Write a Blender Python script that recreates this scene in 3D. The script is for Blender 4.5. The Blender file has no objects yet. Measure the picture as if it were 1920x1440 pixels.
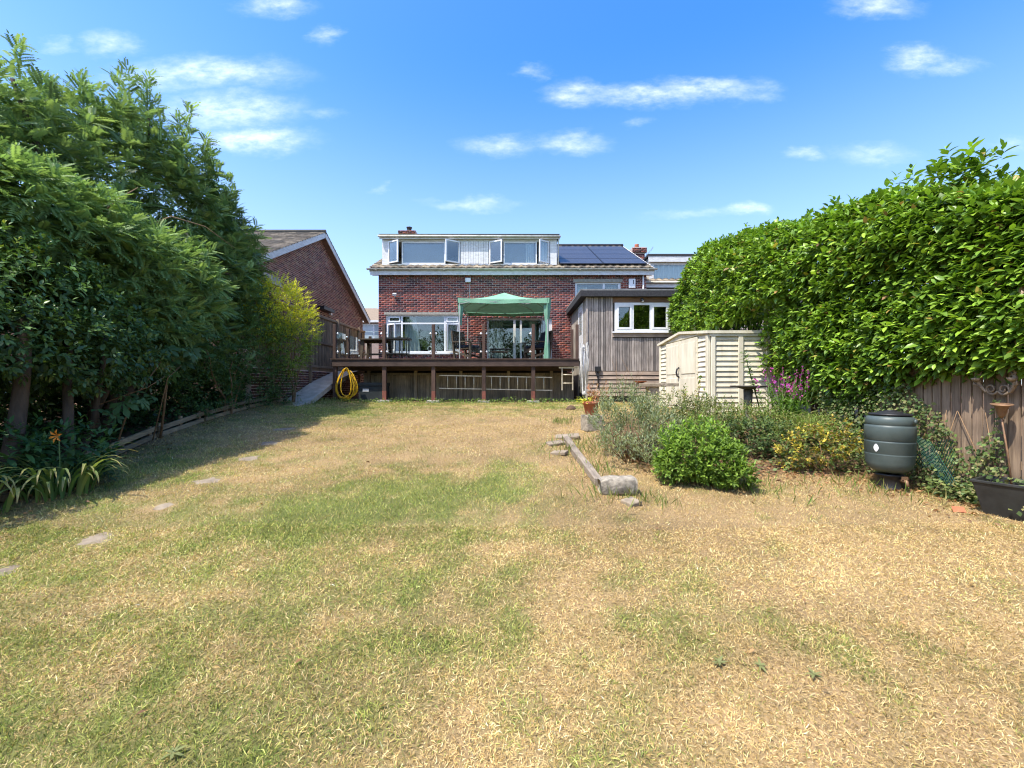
import bpy, math, random
import numpy as np
from mathutils import Vector, Matrix, Euler

random.seed(7)
rng = np.random.default_rng(11)
scene = bpy.context.scene
COL = scene.collection
R = math.radians

# ------------------------------------------------------------------ camera, sky, sun, exposure
# the eye is the origin: x right, y towards the house, z up; lawn under the camera is 1.55 m lower
cam_d = bpy.data.cameras.new('camera')
cam = bpy.data.objects.new('camera', cam_d); COL.objects.link(cam)
cam.location = (0, 0, 0); cam.rotation_euler = (R(90), 0, 0)
cam_d.sensor_width = 36.0; cam_d.lens = 820 / 1920 * 36.0
cam_d.clip_start = 0.05; cam_d.clip_end = 3000
scene.camera = cam

SUN_EL, SUN_DIR = R(60), Vector((-0.80, -0.60, 0)).normalized()      # horizontal direction towards the sun
to_sun = Vector((SUN_DIR.x * math.cos(SUN_EL), SUN_DIR.y * math.cos(SUN_EL), math.sin(SUN_EL)))
sun_d = bpy.data.lights.new('sun', 'SUN'); sun_d.energy = 2.7; sun_d.angle = R(0.53); sun_d.color = (1.0, 0.94, 0.84)
sun = bpy.data.objects.new('sun', sun_d); COL.objects.link(sun)
sun.rotation_euler = to_sun.to_track_quat('Z', 'Y').to_euler(); sun.location = to_sun * 40

scene.view_settings.view_transform = 'Standard'; scene.view_settings.look = 'None'
scene.view_settings.gamma = 1.0; scene.view_settings.use_curve_mapping = False
scene.view_settings.exposure = 1.38
scene.cycles.use_denoising = True
scene.cycles.max_bounces = 6; scene.cycles.diffuse_bounces = 3; scene.cycles.glossy_bounces = 3; scene.cycles.transparent_max_bounces = 12; scene.cycles.caustics_reflective = False; scene.cycles.caustics_refractive = False
scene.cycles.sample_clamp_indirect = 6.0
scene.cycles.use_adaptive_sampling = True; scene.cycles.filter_width = 1.15

world = bpy.data.worlds.new('World'); scene.world = world; world.use_nodes = True
wt = world.node_tree; wt.nodes.clear()
def wn(t, **kw):
    n = wt.nodes.new(t)
    for k, v in kw.items(): setattr(n, k, v)
    return n
def wmath(op, a, b=None, c=None):
    n = wn('ShaderNodeMath', operation=op)
    for i, s in enumerate((a, b, c)):
        if s is None: continue
        if isinstance(s, (int, float)): n.inputs[i].default_value = s
        else: wt.links.new(s, n.inputs[i])
    return n.outputs[0]
def build_world():
    L = wt.links.new
    sky = wn('ShaderNodeTexSky', sky_type='NISHITA', sun_disc=False)
    sky.sun_elevation = SUN_EL; sky.sun_rotation = math.atan2(SUN_DIR.x, SUN_DIR.y)
    sky.altitude = 60; sky.air_density = 1.0; sky.dust_density = 1.6; sky.ozone_density = 2.0
    hs = wn('ShaderNodeHueSaturation'); hs.inputs['Hue'].default_value = 0.506; hs.inputs['Saturation'].default_value = 1.40; hs.inputs['Value'].default_value = 1.0
    L(sky.outputs[0], hs.inputs['Color'])
    tc = wn('ShaderNodeTexCoord'); sep = wn('ShaderNodeSeparateXYZ'); L(tc.outputs['Generated'], sep.inputs[0])
    yy = wmath('MAXIMUM', wmath('ABSOLUTE', sep.outputs[1]), 0.2); az = wmath('DIVIDE', sep.outputs[0], yy); el = wmath('DIVIDE', sep.outputs[2], yy)
    cmb = wn('ShaderNodeCombineXYZ'); L(az, cmb.inputs[0]); L(el, cmb.inputs[1])
    nz = wn('ShaderNodeTexNoise'); nz.inputs['Scale'].default_value = 8.0; nz.inputs['Detail'].default_value = 8; nz.inputs['Roughness'].default_value = 0.66
    mp = wn('ShaderNodeMapping'); mp.inputs['Scale'].default_value = (1.0, 2.2, 1.0); L(cmb.outputs[0], mp.inputs[0]); L(mp.outputs[0], nz.inputs[0])
    off = wn('ShaderNodeVectorMath', operation='SUBTRACT'); L(nz.outputs['Color'], off.inputs[0]); off.inputs[1].default_value = (0.5, 0.5, 0.5)
    sc2 = wn('ShaderNodeVectorMath', operation='MULTIPLY'); L(off.outputs[0], sc2.inputs[0]); sc2.inputs[1].default_value = (0.15, 0.075, 0)
    vec = wn('ShaderNodeVectorMath', operation='ADD'); L(cmb.outputs[0], vec.inputs[0]); L(sc2.outputs[0], vec.inputs[1])
    # small fair-weather clouds, each an azimuth / elevation / half-width / half-height / strength of the sky
    def ae(px, py):
        dx = (px - 960) / 820; dz = (720 - py) / 820
        return dx, dz
    blobs = [(395, 138, .19, .035, .85), (300, 150, .12, .03, .6), (430, 205, .16, .040, .9), (470, 262, .13, .028, 1.0), (205, 82, .06, .026, .6),
             (520, 12, .08, .025, .7), (608, 64, .035, .02, .45), (1080, 175, .07, .030, .7), (1215, 180, .15, .024, .85), (1320, 168, .11, .028, .95), (1420, 165, .05, .022, .4),
             (940, 272, .085, .022, .6), (1070, 272, .075, .024, .65), (1000, 135, .035, .014, .35), (880, 385, .10, .016, .55), (920, 375, .04, .015, .4), (1505, 290, .05, .016, .5),
             (1640, 287, .09, .022, .4), (1720, 110, .06, .032, .75), (1790, 125, .06, .02, .5), (1640, 12, .09, .028, .7), (1400, 397, .05, .016, .7), (1190, 230, .03, .014, .3),
             (712, 352, .018, .012, .25), (1300, 400, .10, .012, .3), (105, 85, .035, .016, .35), (1900, 265, .04, .016, .3), (600, 215, .05, .014, .25)]
    blobs = [ae(b[0], b[1]) + b[2:] for b in blobs]
    # the layer is the same before and behind the camera (it is mirrored in y), so the sky goes on all round
    r2 = random.Random(3)
    for k in range(14): blobs.append((r2.choice((-1, 1)) * r2.uniform(1.3, 3.5), r2.uniform(.2, 1.6), r2.uniform(.06, .3), r2.uniform(.02, .06), r2.uniform(.3, .9)))
    for k in range(8): blobs.append((r2.uniform(-1.2, 1.2), r2.uniform(1.0, 2.4), r2.uniform(.06, .2), r2.uniform(.02, .06), r2.uniform(.3, .8)))
    total = None
    for a, e, ra, re, s in blobs:
        sb = wn('ShaderNodeVectorMath', operation='SUBTRACT'); L(vec.outputs[0], sb.inputs[0]); sb.inputs[1].default_value = (a, e, 0)
        ml = wn('ShaderNodeVectorMath', operation='MULTIPLY'); L(sb.outputs[0], ml.inputs[0]); ml.inputs[1].default_value = (1 / ra, 1 / re, 0)
        ln = wn('ShaderNodeVectorMath', operation='LENGTH'); L(ml.outputs[0], ln.inputs[0])
        mr = wn('ShaderNodeMapRange', interpolation_type='SMOOTHSTEP'); L(ln.outputs['Value'], mr.inputs['Value'])
        mr.inputs['From Min'].default_value = 1.5; mr.inputs['From Max'].default_value = -0.35; mr.inputs['To Min'].default_value = 0; mr.inputs['To Max'].default_value = s * .80
        total = mr.outputs[0] if total is None else wmath('MAXIMUM', total, mr.outputs[0])
    nz2 = wn('ShaderNodeTexNoise'); nz2.inputs['Scale'].default_value = 22; nz2.inputs['Detail'].default_value = 6; nz2.inputs['Roughness'].default_value = 0.62; L(mp.outputs[0], nz2.inputs[0])
    mr2 = wn('ShaderNodeMapRange'); L(nz2.outputs[0], mr2.inputs['Value']); mr2.inputs['From Min'].default_value = 0.34; mr2.inputs['From Max'].default_value = 0.70; mr2.inputs['To Min'].default_value = 0.3
    fac = wmath('MULTIPLY', total, mr2.outputs[0])
    # pale summer haze low round the whole horizon
    hz = wn('ShaderNodeMapRange', interpolation_type='SMOOTHSTEP'); L(sep.outputs[2], hz.inputs['Value']); hz.inputs['From Min'].default_value = 0.62; hz.inputs['From Max'].default_value = 0.0; hz.inputs['To Min'].default_value = 0.0; hz.inputs['To Max'].default_value = 0.62
    hm = wn('ShaderNodeMix', data_type='RGBA'); L(hz.outputs[0], hm.inputs['Factor']); L(hs.outputs[0], hm.inputs[6]); hm.inputs[7].default_value = (2.55, 2.95, 3.5, 1)
    mix = wn('ShaderNodeMix', data_type='RGBA'); L(fac, mix.inputs['Factor']); L(hm.outputs[2], mix.inputs[6]); mix.inputs[7].default_value = (4.7, 4.9, 5.5, 1)
    bg = wn('ShaderNodeBackground'); bg.inputs['Strength'].default_value = 0.15; L(mix.outputs[2], bg.inputs['Color'])
    out = wn('ShaderNodeOutputWorld'); L(bg.outputs[0], out.inputs['Surface'])
build_world()

# ------------------------------------------------------------------ helpers: noise, mesh builder, things
def _hash(ix, iy, s):
    h = (ix.astype(np.int64) * 374761393 + iy.astype(np.int64) * 668265263 + s * 982451653) & 0x7fffffff
    h = ((h ^ (h >> 13)) * 1274126177) & 0x7fffffff
    return ((h ^ (h >> 16)) & 0xffff) / 65535.0
def vnoise(x, y, s=0):
    x = np.asarray(x, float); y = np.asarray(y, float)
    ix = np.floor(x); iy = np.floor(y); fx = x - ix; fy = y - iy
    fx = fx * fx * (3 - 2 * fx); fy = fy * fy * (3 - 2 * fy)
    a = _hash(ix, iy, s); b = _hash(ix + 1, iy, s); c = _hash(ix, iy + 1, s); d = _hash(ix + 1, iy + 1, s)
    return (a * (1 - fx) + b * fx) * (1 - fy) + (c * (1 - fx) + d * fx) * fy
def fbm(x, y, s=0, o=4):
    t = 0; a = .5; n = 0
    for i in range(o):
        t = t + a * vnoise(np.asarray(x) * 2 ** i, np.asarray(y) * 2 ** i, s + i); n += a; a *= .5
    return t / n

ORIG = {}
class MB:
    def __init__(self): self.v = []; self.f = []; self.sm = []
    def add(self, vs, fs, smooth=False):
        n = len(self.v); self.v += [tuple(p) for p in vs]
        for f in fs: self.f.append(tuple(i + n for i in f)); self.sm.append(smooth)
        return self
    def box(self, c, s, rot=None):
        x, y, z = (q / 2 for q in s)
        vs = [Vector((sx * x, sy * y, sz * z)) for sx in (-1, 1) for sy in (-1, 1) for sz in (-1, 1)]
        if rot is not None: m = Euler(rot).to_matrix(); vs = [m @ p for p in vs]
        c = Vector(c)
        return self.add([p + c for p in vs], [(0, 1, 3, 2), (4, 6, 7, 5), (0, 4, 5, 1), (2, 3, 7, 6), (0, 2, 6, 4), (1, 5, 7, 3)])
    def bb(self, x0, x1, y0, y1, z0, z1): return self.box(((x0 + x1) / 2, (y0 + y1) / 2, (z0 + z1) / 2), (abs(x1 - x0), abs(y1 - y0), abs(z1 - z0)))
    def beam(self, a, b, w, h, up=(0, 0, 1)):
        a = Vector(a); b = Vector(b); d = (b - a).normalized(); s = d.cross(Vector(up))
        if s.length < 1e-4: s = d.cross(Vector((1, 0, 0)))
        s.normalize(); u = s.cross(d).normalized(); vs = []
        for p in (a, b):
            for i, j in ((-1, -1), (1, -1), (1, 1), (-1, 1)): vs.append(p + s * (i * w / 2) + u * (j * h / 2))
        return self.add(vs, [(3, 2, 1, 0), (4, 5, 6, 7), (0, 1, 5, 4), (1, 2, 6, 5), (2, 3, 7, 6), (3, 0, 4, 7)])
    def tube(self, pts, r, n=8, cap=True):
        pts = [Vector(p) for p in pts]; m = len(pts)
        rs = r if isinstance(r, (list, tuple)) else [r] * m
        vs = []; fs = []; prev = None
        for i, p in enumerate(pts):
            d = (pts[min(i + 1, m - 1)] - pts[max(i - 1, 0)])
            if d.length < 1e-9: d = Vector((0, 0, 1))
            d.normalize()
            if prev is None:
                ref = Vector((0, 0, 1)) if abs(d.z) < .9 else Vector((1, 0, 0)); a = d.cross(ref).normalized()
            else: a = (prev - d * prev.dot(d)); a = a.normalized() if a.length > 1e-6 else d.orthogonal().normalized()
            prev = a; b = d.cross(a)
            for k in range(n):
                t = 2 * math.pi * k / n; vs.append(p + (a * math.cos(t) + b * math.sin(t)) * rs[i])
        for i in range(m - 1):
            for k in range(n): k2 = (k + 1) % n; fs.append((i * n + k, i * n + k2, (i + 1) * n + k2, (i + 1) * n + k))
        if cap: fs.append(tuple(range(n - 1, -1, -1))); fs.append(tuple((m - 1) * n + k for k in range(n)))
        return self.add(vs, fs, True)
    def lathe(self, prof, c, n=24, tilt=None):
        vs = []; fs = []; m = len(prof); c = Vector(c)
        M = Euler(tilt).to_matrix() if tilt else Matrix.Identity(3)
        for r, z in prof:
            for k in range(n):
                t = 2 * math.pi * k / n; vs.append(c + M @ Vector((r * math.cos(t), r * math.sin(t), z)))
        for i in range(m - 1):
            for k in range(n): k2 = (k + 1) % n; fs.append((i * n + k, i * n + k2, (i + 1) * n + k2, (i + 1) * n + k))
        fs.append(tuple(range(n - 1, -1, -1))); fs.append(tuple((m - 1) * n + k for k in range(n)))
        return self.add(vs, fs, True)
    def build(self, name, mat, parent=None, local=False, bevel=0, flat=False):
        o = Vector((0, 0, 0)) if (parent is None or local) else ORIG.get(parent.name, Vector((0, 0, 0)))
        me = bpy.data.meshes.new(name); me.from_pydata([tuple(Vector(p) - o) for p in self.v], [], self.f)
        if not flat and any(self.sm): me.polygons.foreach_set('use_smooth', self.sm)
        me.materials.append(mat); me.update()
        ob = bpy.data.objects.new(name, me); COL.objects.link(ob)
        if parent is not None: ob.parent = parent; ORIG[ob.name] = o
        if bevel:
            b = ob.modifiers.new('edge', 'BEVEL'); b.width = bevel; b.segments = 2; b.limit_method = 'ANGLE'
        return ob
def tag(o, label, cat, group=None):
    o['label'] = label; o['category'] = cat
    if group: o['group'] = group
    return o
def thing(name, label, cat, loc=(0, 0, 0), rz=0, group=None):
    o = bpy.data.objects.new(name, None); COL.objects.link(o); o.location = loc; o.rotation_euler = (0, 0, rz); o.empty_display_size = .1
    ORIG[o.name] = Vector(loc)
    return tag(o, label, cat, group)
def struct(o): o['kind'] = 'structure'; return o
def stuff(o): o['kind'] = 'stuff'; return o
def box_part(name, mat, parent, x0, x1, y0, y1, z0, z1, bevel=0): return MB().bb(x0, x1, y0, y1, z0, z1).build(name, mat, parent, bevel=bevel)
def share(src, name, loc, parent, rot=None, scale=None):
    o = bpy.data.objects.new(name, src if isinstance(src, bpy.types.Mesh) else src.data); COL.objects.link(o)
    o.parent = parent; o.location = Vector(loc) - ORIG.get(parent.name, Vector((0, 0, 0)))
    if rot: o.rotation_euler = rot
    if scale: o.scale = scale
    return o

# ------------------------------------------------------------------ helpers: materials
def new_mat(name):
    m = bpy.data.materials.new(name); m.use_nodes = True; nt = m.node_tree
    return m, nt, nt.nodes['Principled BSDF']
def ramp(nt, fac, stops):
    r = nt.nodes.new('ShaderNodeValToRGB'); e = r.color_ramp.elements
    while len(e) < len(stops): e.new(.5)
    for el, (p, c) in zip(e, stops): el.position = p; el.color = (*c, 1)
    nt.links.new(fac, r.inputs[0]); return r.outputs[0]
def noise(nt, scale, detail=4, rough=.55, coord='Object', stretch=(1, 1, 1)):
    tc = nt.nodes.new('ShaderNodeTexCoord'); mp = nt.nodes.new('ShaderNodeMapping'); mp.inputs['Scale'].default_value = stretch
    nt.links.new(tc.outputs[coord], mp.inputs[0]); n = nt.nodes.new('ShaderNodeTexNoise'); n.inputs['Scale'].default_value = scale
    n.inputs['Detail'].default_value = detail; n.inputs['Roughness'].default_value = rough; nt.links.new(mp.outputs[0], n.inputs[0]); return n.outputs[0]
def mulc(nt, a, b, fac=1.0, mode='MULTIPLY'):
    m = nt.nodes.new('ShaderNodeMix'); m.data_type = 'RGBA'; m.blend_type = mode
    if isinstance(fac, float): m.inputs['Factor'].default_value = fac
    else: nt.links.new(fac, m.inputs['Factor'])
    for s, i in ((a, 6), (b, 7)):
        if isinstance(s, tuple): m.inputs[i].default_value = (*s, 1)
        else: nt.links.new(s, m.inputs[i])
    return m.outputs[2]
def bump(nt, h, b, strength=.4, dist=.01):
    n = nt.nodes.new('ShaderNodeBump'); n.inputs['Strength'].default_value = strength; n.inputs['Distance'].default_value = dist
    nt.links.new(h, n.inputs['Height']); nt.links.new(n.outputs[0], b.inputs['Normal'])
def M_plain(name, c1, c2=None, scale=8, rough=.7, stretch=(1, 1, 1), bmp=.25, objvar=.18, metallic=0, detail=5, spec=.4, dist=.01, coord='Object'):
    m, nt, b = new_mat(name)
    c2 = c2 or tuple(x * .6 for x in c1)
    n = noise(nt, scale, detail, .6, coord, stretch)
    col = ramp(nt, n, [(.32, c2), (.66, c1)])
    oi = nt.nodes.new('ShaderNodeObjectInfo'); mr = nt.nodes.new('ShaderNodeMapRange'); nt.links.new(oi.outputs['Random'], mr.inputs[0])
    mr.inputs['To Min'].default_value = 1 - objvar; mr.inputs['To Max'].default_value = 1 + objvar
    cc = nt.nodes.new('ShaderNodeCombineColor')
    for i in range(3): nt.links.new(mr.outputs[0], cc.inputs[i])
    col = mulc(nt, col, cc.outputs[0])
    nt.links.new(col, b.inputs['Base Color']); b.inputs['Roughness'].default_value = rough; b.inputs['Metallic'].default_value = metallic
    b.inputs['Specular IOR Level'].default_value = spec
    if bmp: bump(nt, n, b, bmp, dist)
    return m
def M_wood(name, c1, c2, axis=2, rough=.8, objvar=.25, scale=9):
    st = [5, 5, 5]; st[axis] = .28
    m, nt, b = new_mat(name)
    n = noise(nt, scale, 6, .65, 'Object', tuple(st)); n2 = noise(nt, 2.3, 3, .5)
    col = ramp(nt, n, [(.28, c2), (.5, tuple((a + q) / 2 for a, q in zip(c1, c2))), (.7, c1)])
    st2 = ramp(nt, n2, [(.3, (.7, .7, .7)), (.7, (1.1, 1.08, 1.05))])
    col = mulc(nt, col, st2)
    oi = nt.nodes.new('ShaderNodeObjectInfo'); v = ramp(nt, oi.outputs['Random'], [(0, (1 - objvar,) * 3), (.5, (1, .98, .96)), (1, (1 + objvar, 1 + objvar * .95, 1 + objvar * .85))])
    col = mulc(nt, col, v); nt.links.new(col, b.inputs['Base Color']); b.inputs['Roughness'].default_value = rough; b.inputs['Specular IOR Level'].default_value = .3
    bump(nt, n, b, .5, .006); return m
def M_attr(name, rough=.7, trans=0., spec=.4, nscale=None, bmp=0, var=.25, coat=0):
    m, nt, b = new_mat(name); a = nt.nodes.new('ShaderNodeAttribute'); a.attribute_name = 'col'; col = a.outputs['Color']
    if nscale:
        n = noise(nt, nscale, 4); col = mulc(nt, col, ramp(nt, n, [(.3, (1 - var,) * 3), (.7, (1 + var,) * 3)]))
        if bmp: bump(nt, n, b, bmp, .006)
    nt.links.new(col, b.inputs['Base Color']); b.inputs['Roughness'].default_value = rough; b.inputs['Specular IOR Level'].default_value = spec
    if coat: b.inputs['Coat Weight'].default_value = coat; b.inputs['Coat Roughness'].default_value = .3
    if trans:
        t = nt.nodes.new('ShaderNodeBsdfTranslucent'); mx = nt.nodes.new('ShaderNodeMixShader'); mx.inputs[0].default_value = trans
        g = mulc(nt, col, (1.15, 1.2, .65)); nt.links.new(g, t.inputs['Color'])
        nt.links.new(b.outputs[0], mx.inputs[1]); nt.links.new(t.outputs[0], mx.inputs[2]); nt.links.new(mx.outputs[0], nt.nodes['Material Output'].inputs['Surface'])
    return m
def M_glass(name, refl=.2, tint=(.9, .95, .93), rough=.01):
    m, nt, b = new_mat(name); nt.nodes.remove(b)
    t = nt.nodes.new('ShaderNodeBsdfTransparent'); t.inputs[0].default_value = (*tint, 1)
    g = nt.nodes.new('ShaderNodeBsdfGlossy'); g.inputs['Roughness'].default_value = rough; g.inputs['Color'].default_value = (.95, .97, 1, 1)
    fr = nt.nodes.new('ShaderNodeLayerWeight'); fr.inputs[0].default_value = .25
    mr = nt.nodes.new('ShaderNodeMapRange'); nt.links.new(fr.outputs['Fresnel'], mr.inputs[0]); mr.inputs['To Min'].default_value = refl; mr.inputs['To Max'].default_value = refl + .45
    mx = nt.nodes.new('ShaderNodeMixShader'); nt.links.new(mr.outputs[0], mx.inputs[0]); nt.links.new(t.outputs[0], mx.inputs[1]); nt.links.new(g.outputs[0], mx.inputs[2])
    nt.links.new(mx.outputs[0], nt.nodes['Material Output'].inputs['Surface']); return m

MAT = {}
MAT['upvc'] = M_plain('white_upvc', (.80, .81, .82), (.68, .69, .70), 3, .35, bmp=0, objvar=.03)
MAT['fascia'] = M_plain('white_fascia', (.72, .73, .73), (.52, .52, .50), 5, .5, (1, 1, 3), .05, .05)
MAT['gutter'] = M_plain('cream_gutter', (.55, .54, .47), (.38, .36, .28), 6, .5, bmp=.05)
MAT['mortar'] = M_plain('mortar', (.66, .53, .46), (.50, .40, .35), 14, .95, bmp=.3)
MAT['brick'] = M_attr('red_brick', .88, 0, .2, 40, .35, .25)
MAT['roof_tile'] = M_attr('concrete_roof_tile', .9, 0, .2, 9, .4, .35)
MAT['felt'] = M_plain('roof_felt', (.045, .045, .05), (.02, .02, .024), 20, .85, bmp=.3)
MAT['panel'] = None
MAT['glass'] = M_glass('window_glass', .09)
MAT['dormer_glass'] = M_glass('dormer_window_glass', .10)
MAT['deck_glass'] = M_glass('balustrade_glass', .0, (.95, .98, .96))
MAT['pale_room'] = M_plain('pale_room', (.66, .65, .63), (.60, .59, .57), 1, .9, bmp=0)
MAT['pane_sheen_sheet'] = M_plain('grey_sheen_sheet', (.27, .27, .27), (.24, .24, .24), 2, .9, bmp=0)  # flat grey that stands in for sky reflected in the dormer panes
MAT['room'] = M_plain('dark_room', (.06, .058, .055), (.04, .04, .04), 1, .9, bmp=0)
MAT['curtain'] = M_plain('curtain_cloth', (.62, .64, .66), (.46, .48, .50), 6, .9, (6, 6, .4), .1)
MAT['deck_wood'] = M_wood('stained_deck_wood', (.145, .098, .078), (.07, .048, .040), 0)
MAT['post_wood'] = M_wood('stained_post_wood', (.13, .080, .062), (.062, .040, .032), 2)
MAT['red_foot'] = M_plain('red_brown_paint', (.26, .085, .055), (.16, .06, .045), 14, .8)
MAT['concrete'] = M_plain('concrete', (.44, .41, .35), (.27, .25, .21), 12, .92, bmp=.5)
MAT['path'] = M_plain('concrete_path', (.58, .49, .38), (.40, .33, .25), 4, .92, bmp=.4)
MAT['skirt_wood'] = M_wood('skirting_board_wood', (.46, .37, .25), (.18, .145, .095), 2)
MAT['ext_wood'] = M_wood('weathered_cladding', (.48, .435, .41), (.14, .12, .108), 2, objvar=.42)
MAT['ext_wood_h'] = M_wood('weathered_skirt_cladding', (.52, .42, .34), (.22, .165, .13), 0, objvar=.25)
MAT['ext_lintel'] = M_wood('brown_lintel_wood', (.25, .15, .09), (.13, .075, .05), 0)
MAT['fence'] = M_wood('old_fence_wood', (.30, .22, .15), (.13, .095, .065), 2)
MAT['fence_r'] = M_wood('grey_brown_fence_wood', (.44, .33, .235), (.17, .12, .085), 2, objvar=.4)
MAT['rail'] = M_wood('pale_edging_wood', (.40, .32, .20), (.17, .13, .085), 1)
MAT['log'] = M_wood('bleached_sleeper_wood', (.46, .39, .30), (.20, .165, .13), 1)
MAT['ladder'] = M_plain('aluminium_ladder', (.70, .62, .46), (.52, .45, .33), 10, .5, metallic=.2)
MAT['black_plastic'] = M_plain('black_plastic', (.022, .022, .024), (.012, .012, .013), 6, .45)
MAT['planter'] = M_plain('dull_black_planter', (.030, .031, .030), (.016, .017, .017), 9, .42, bmp=.12)
MAT['grey_plastic'] = M_plain('dark_grey_plastic', (.045, .055, .055), (.028, .034, .036), 6, .5)
MAT['butt'] = M_plain('green_water_butt_plastic', (.085, .112, .108), (.060, .083, .080), 5, .45, bmp=.06)
MAT['hose'] = M_plain('yellow_hose', (.72, .44, .02), (.60, .34, .015), 4, .4, bmp=0)
MAT['cream'] = M_plain('cream_plastic', (.76, .71, .56), (.58, .53, .40), 3, .6, (2, 2, .5), .05, .06)
MAT['terracotta'] = M_plain('terracotta', (.50, .17, .08), (.36, .12, .06), 10, .85)
MAT['steel'] = M_plain('grey_steel', (.55, .55, .55), (.40, .40, .40), 10, .4, metallic=.7, bmp=0)
MAT['airer'] = M_plain('white_airer_plastic', (.66, .65, .62), (.44, .43, .40), 8, .6, bmp=0)
MAT['dark_metal'] = M_plain('dark_metal', (.035, .033, .032), (.02, .02, .02), 12, .5, metallic=.3)
MAT['dark_wood'] = M_wood('dark_furniture_wood', (.13, .095, .065), (.055, .040, .030), 0)
MAT['cushion'] = M_plain('navy_cushion', (.020, .026, .045), (.012, .016, .03), 12, .9)
MAT['bark'] = M_plain('bark', (.105, .075, .052), (.04, .03, .022), 9, .95, (1, 1, .25), .9, dist=.03)
MAT['twig'] = M_plain('dry_twig', (.30, .19, .10), (.17, .105, .06), 9, .9)
MAT['stone'] = M_plain('flagstone', (.30, .245, .175), (.17, .135, .095), 9, .92, bmp=.5)
MAT['block'] = M_plain('rough_concrete_block', (.40, .35, .27), (.20, .175, .135), 18, .95, bmp=.9, dist=.02)
MAT['soil'] = M_plain('dry_soil', (.17, .105, .06), (.07, .045, .03), 9, .97, bmp=.8, dist=.03)
MAT['leaf'] = M_attr('leaf', .52, .34, .35)
MAT['leaf_gloss'] = M_attr('glossy_leaf', .40, .24, .45)
MAT['grass'] = M_attr('grass_blade', .75, .25, .2)
MAT['turf'] = M_attr('turf', .95, 0, .15, 55, .9, .4)
MAT['copper'] = M_plain('rusty_copper', (.34, .20, .11), (.18, .11, .07), 14, .6, metallic=.35)
MAT['ornament'] = M_plain('verdigris_iron', (.36, .27, .18), (.16, .12, .09), 24, .7, metallic=.2)
MAT['net'] = M_plain('green_plastic_net', (.012, .10, .085), (.008, .07, .06), 10, .5, bmp=0)
MAT['white_sticker'] = M_plain('white_sticker', (.75, .75, .75), (.6, .6, .6), 10, .6, bmp=0)
def canopy_mat():
    m, nt, b = new_mat('green_canopy_cloth'); n = noise(nt, 5, 4); col = ramp(nt, n, [(.3, (.165, .36, .225)), (.7, (.22, .44, .29))])
    nt.links.new(col, b.inputs['Base Color']); b.inputs['Roughness'].default_value = .75
    t = nt.nodes.new('ShaderNodeBsdfTranslucent'); nt.links.new(col, t.inputs[0]); mx = nt.nodes.new('ShaderNodeMixShader'); mx.inputs[0].default_value = .06
    nt.links.new(b.outputs[0], mx.inputs[1]); nt.links.new(t.outputs[0], mx.inputs[2]); nt.links.new(mx.outputs[0], nt.nodes['Material Output'].inputs['Surface']); bump(nt, n, b, .2, .02); return m
MAT['canopy'] = canopy_mat()
def panel_mat():
    m, nt, b = new_mat('solar_cells'); tc = nt.nodes.new('ShaderNodeTexCoord'); br = nt.nodes.new('ShaderNodeTexBrick'); br.offset = 0
    mp = nt.nodes.new('ShaderNodeMapping'); nt.links.new(tc.outputs['UV'], mp.inputs[0]); nt.links.new(mp.outputs[0], br.inputs[0])
    br.inputs['Color1'].default_value = (.036, .036, .042, 1); br.inputs['Color2'].default_value = (.044, .044, .051, 1); br.inputs['Mortar'].default_value = (.06, .065, .09, 1)
    br.inputs['Scale'].default_value = 1; br.inputs['Mortar Size'].default_value = .004; br.inputs['Brick Width'].default_value = .16; br.inputs['Row Height'].default_value = .16
    nt.links.new(br.outputs[0], b.inputs['Base Color']); b.inputs['Roughness'].default_value = .4; b.inputs['Coat Weight'].default_value = .12; b.inputs['Coat Roughness'].default_value = .12; return m
MAT['panel'] = panel_mat()

# ------------------------------------------------------------------ helpers: leaf clouds
def leaf_tpl(w=.42, fold=.10, curl=.12, n=2):
    ts = [0.0] + [(i + 1) / (n + 1) for i in range(n)] + [1.0]
    V = [(0, 0, 0)]; F = []; rows = []
    for t in ts[1:-1]:
        hw = w / 2 * math.sin(math.pi * t ** .85) ** .8; z = -curl * t * t; i = len(V)
        V += [(-hw, t, z + fold * hw * 2), (0, t, z), (hw, t, z + fold * hw * 2)]; rows.append(i)
    V.append((0, 1, -curl)); T = len(V) - 1
    a = rows[0]; F += [(0, a + 1, a), (0, a + 2, a + 1)]
    for a, b in zip(rows, rows[1:]): F += [(a, a + 1, b + 1), (a, b + 1, b), (a + 1, a + 2, b + 2), (a + 1, b + 2, b + 1)]
    a = rows[-1]; F += [(a, a + 1, T), (a + 1, a + 2, T)]
    return np.array(V, float), np.array(F, int)
def diamond_tpl(w=.4, fold=.1):
    return np.array([(0, 0, 0), (-w / 2, .45, fold * w), (0, 1, -.08), (w / 2, .45, fold * w)], float), np.array([(0, 2, 1), (0, 3, 2)], int)
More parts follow.
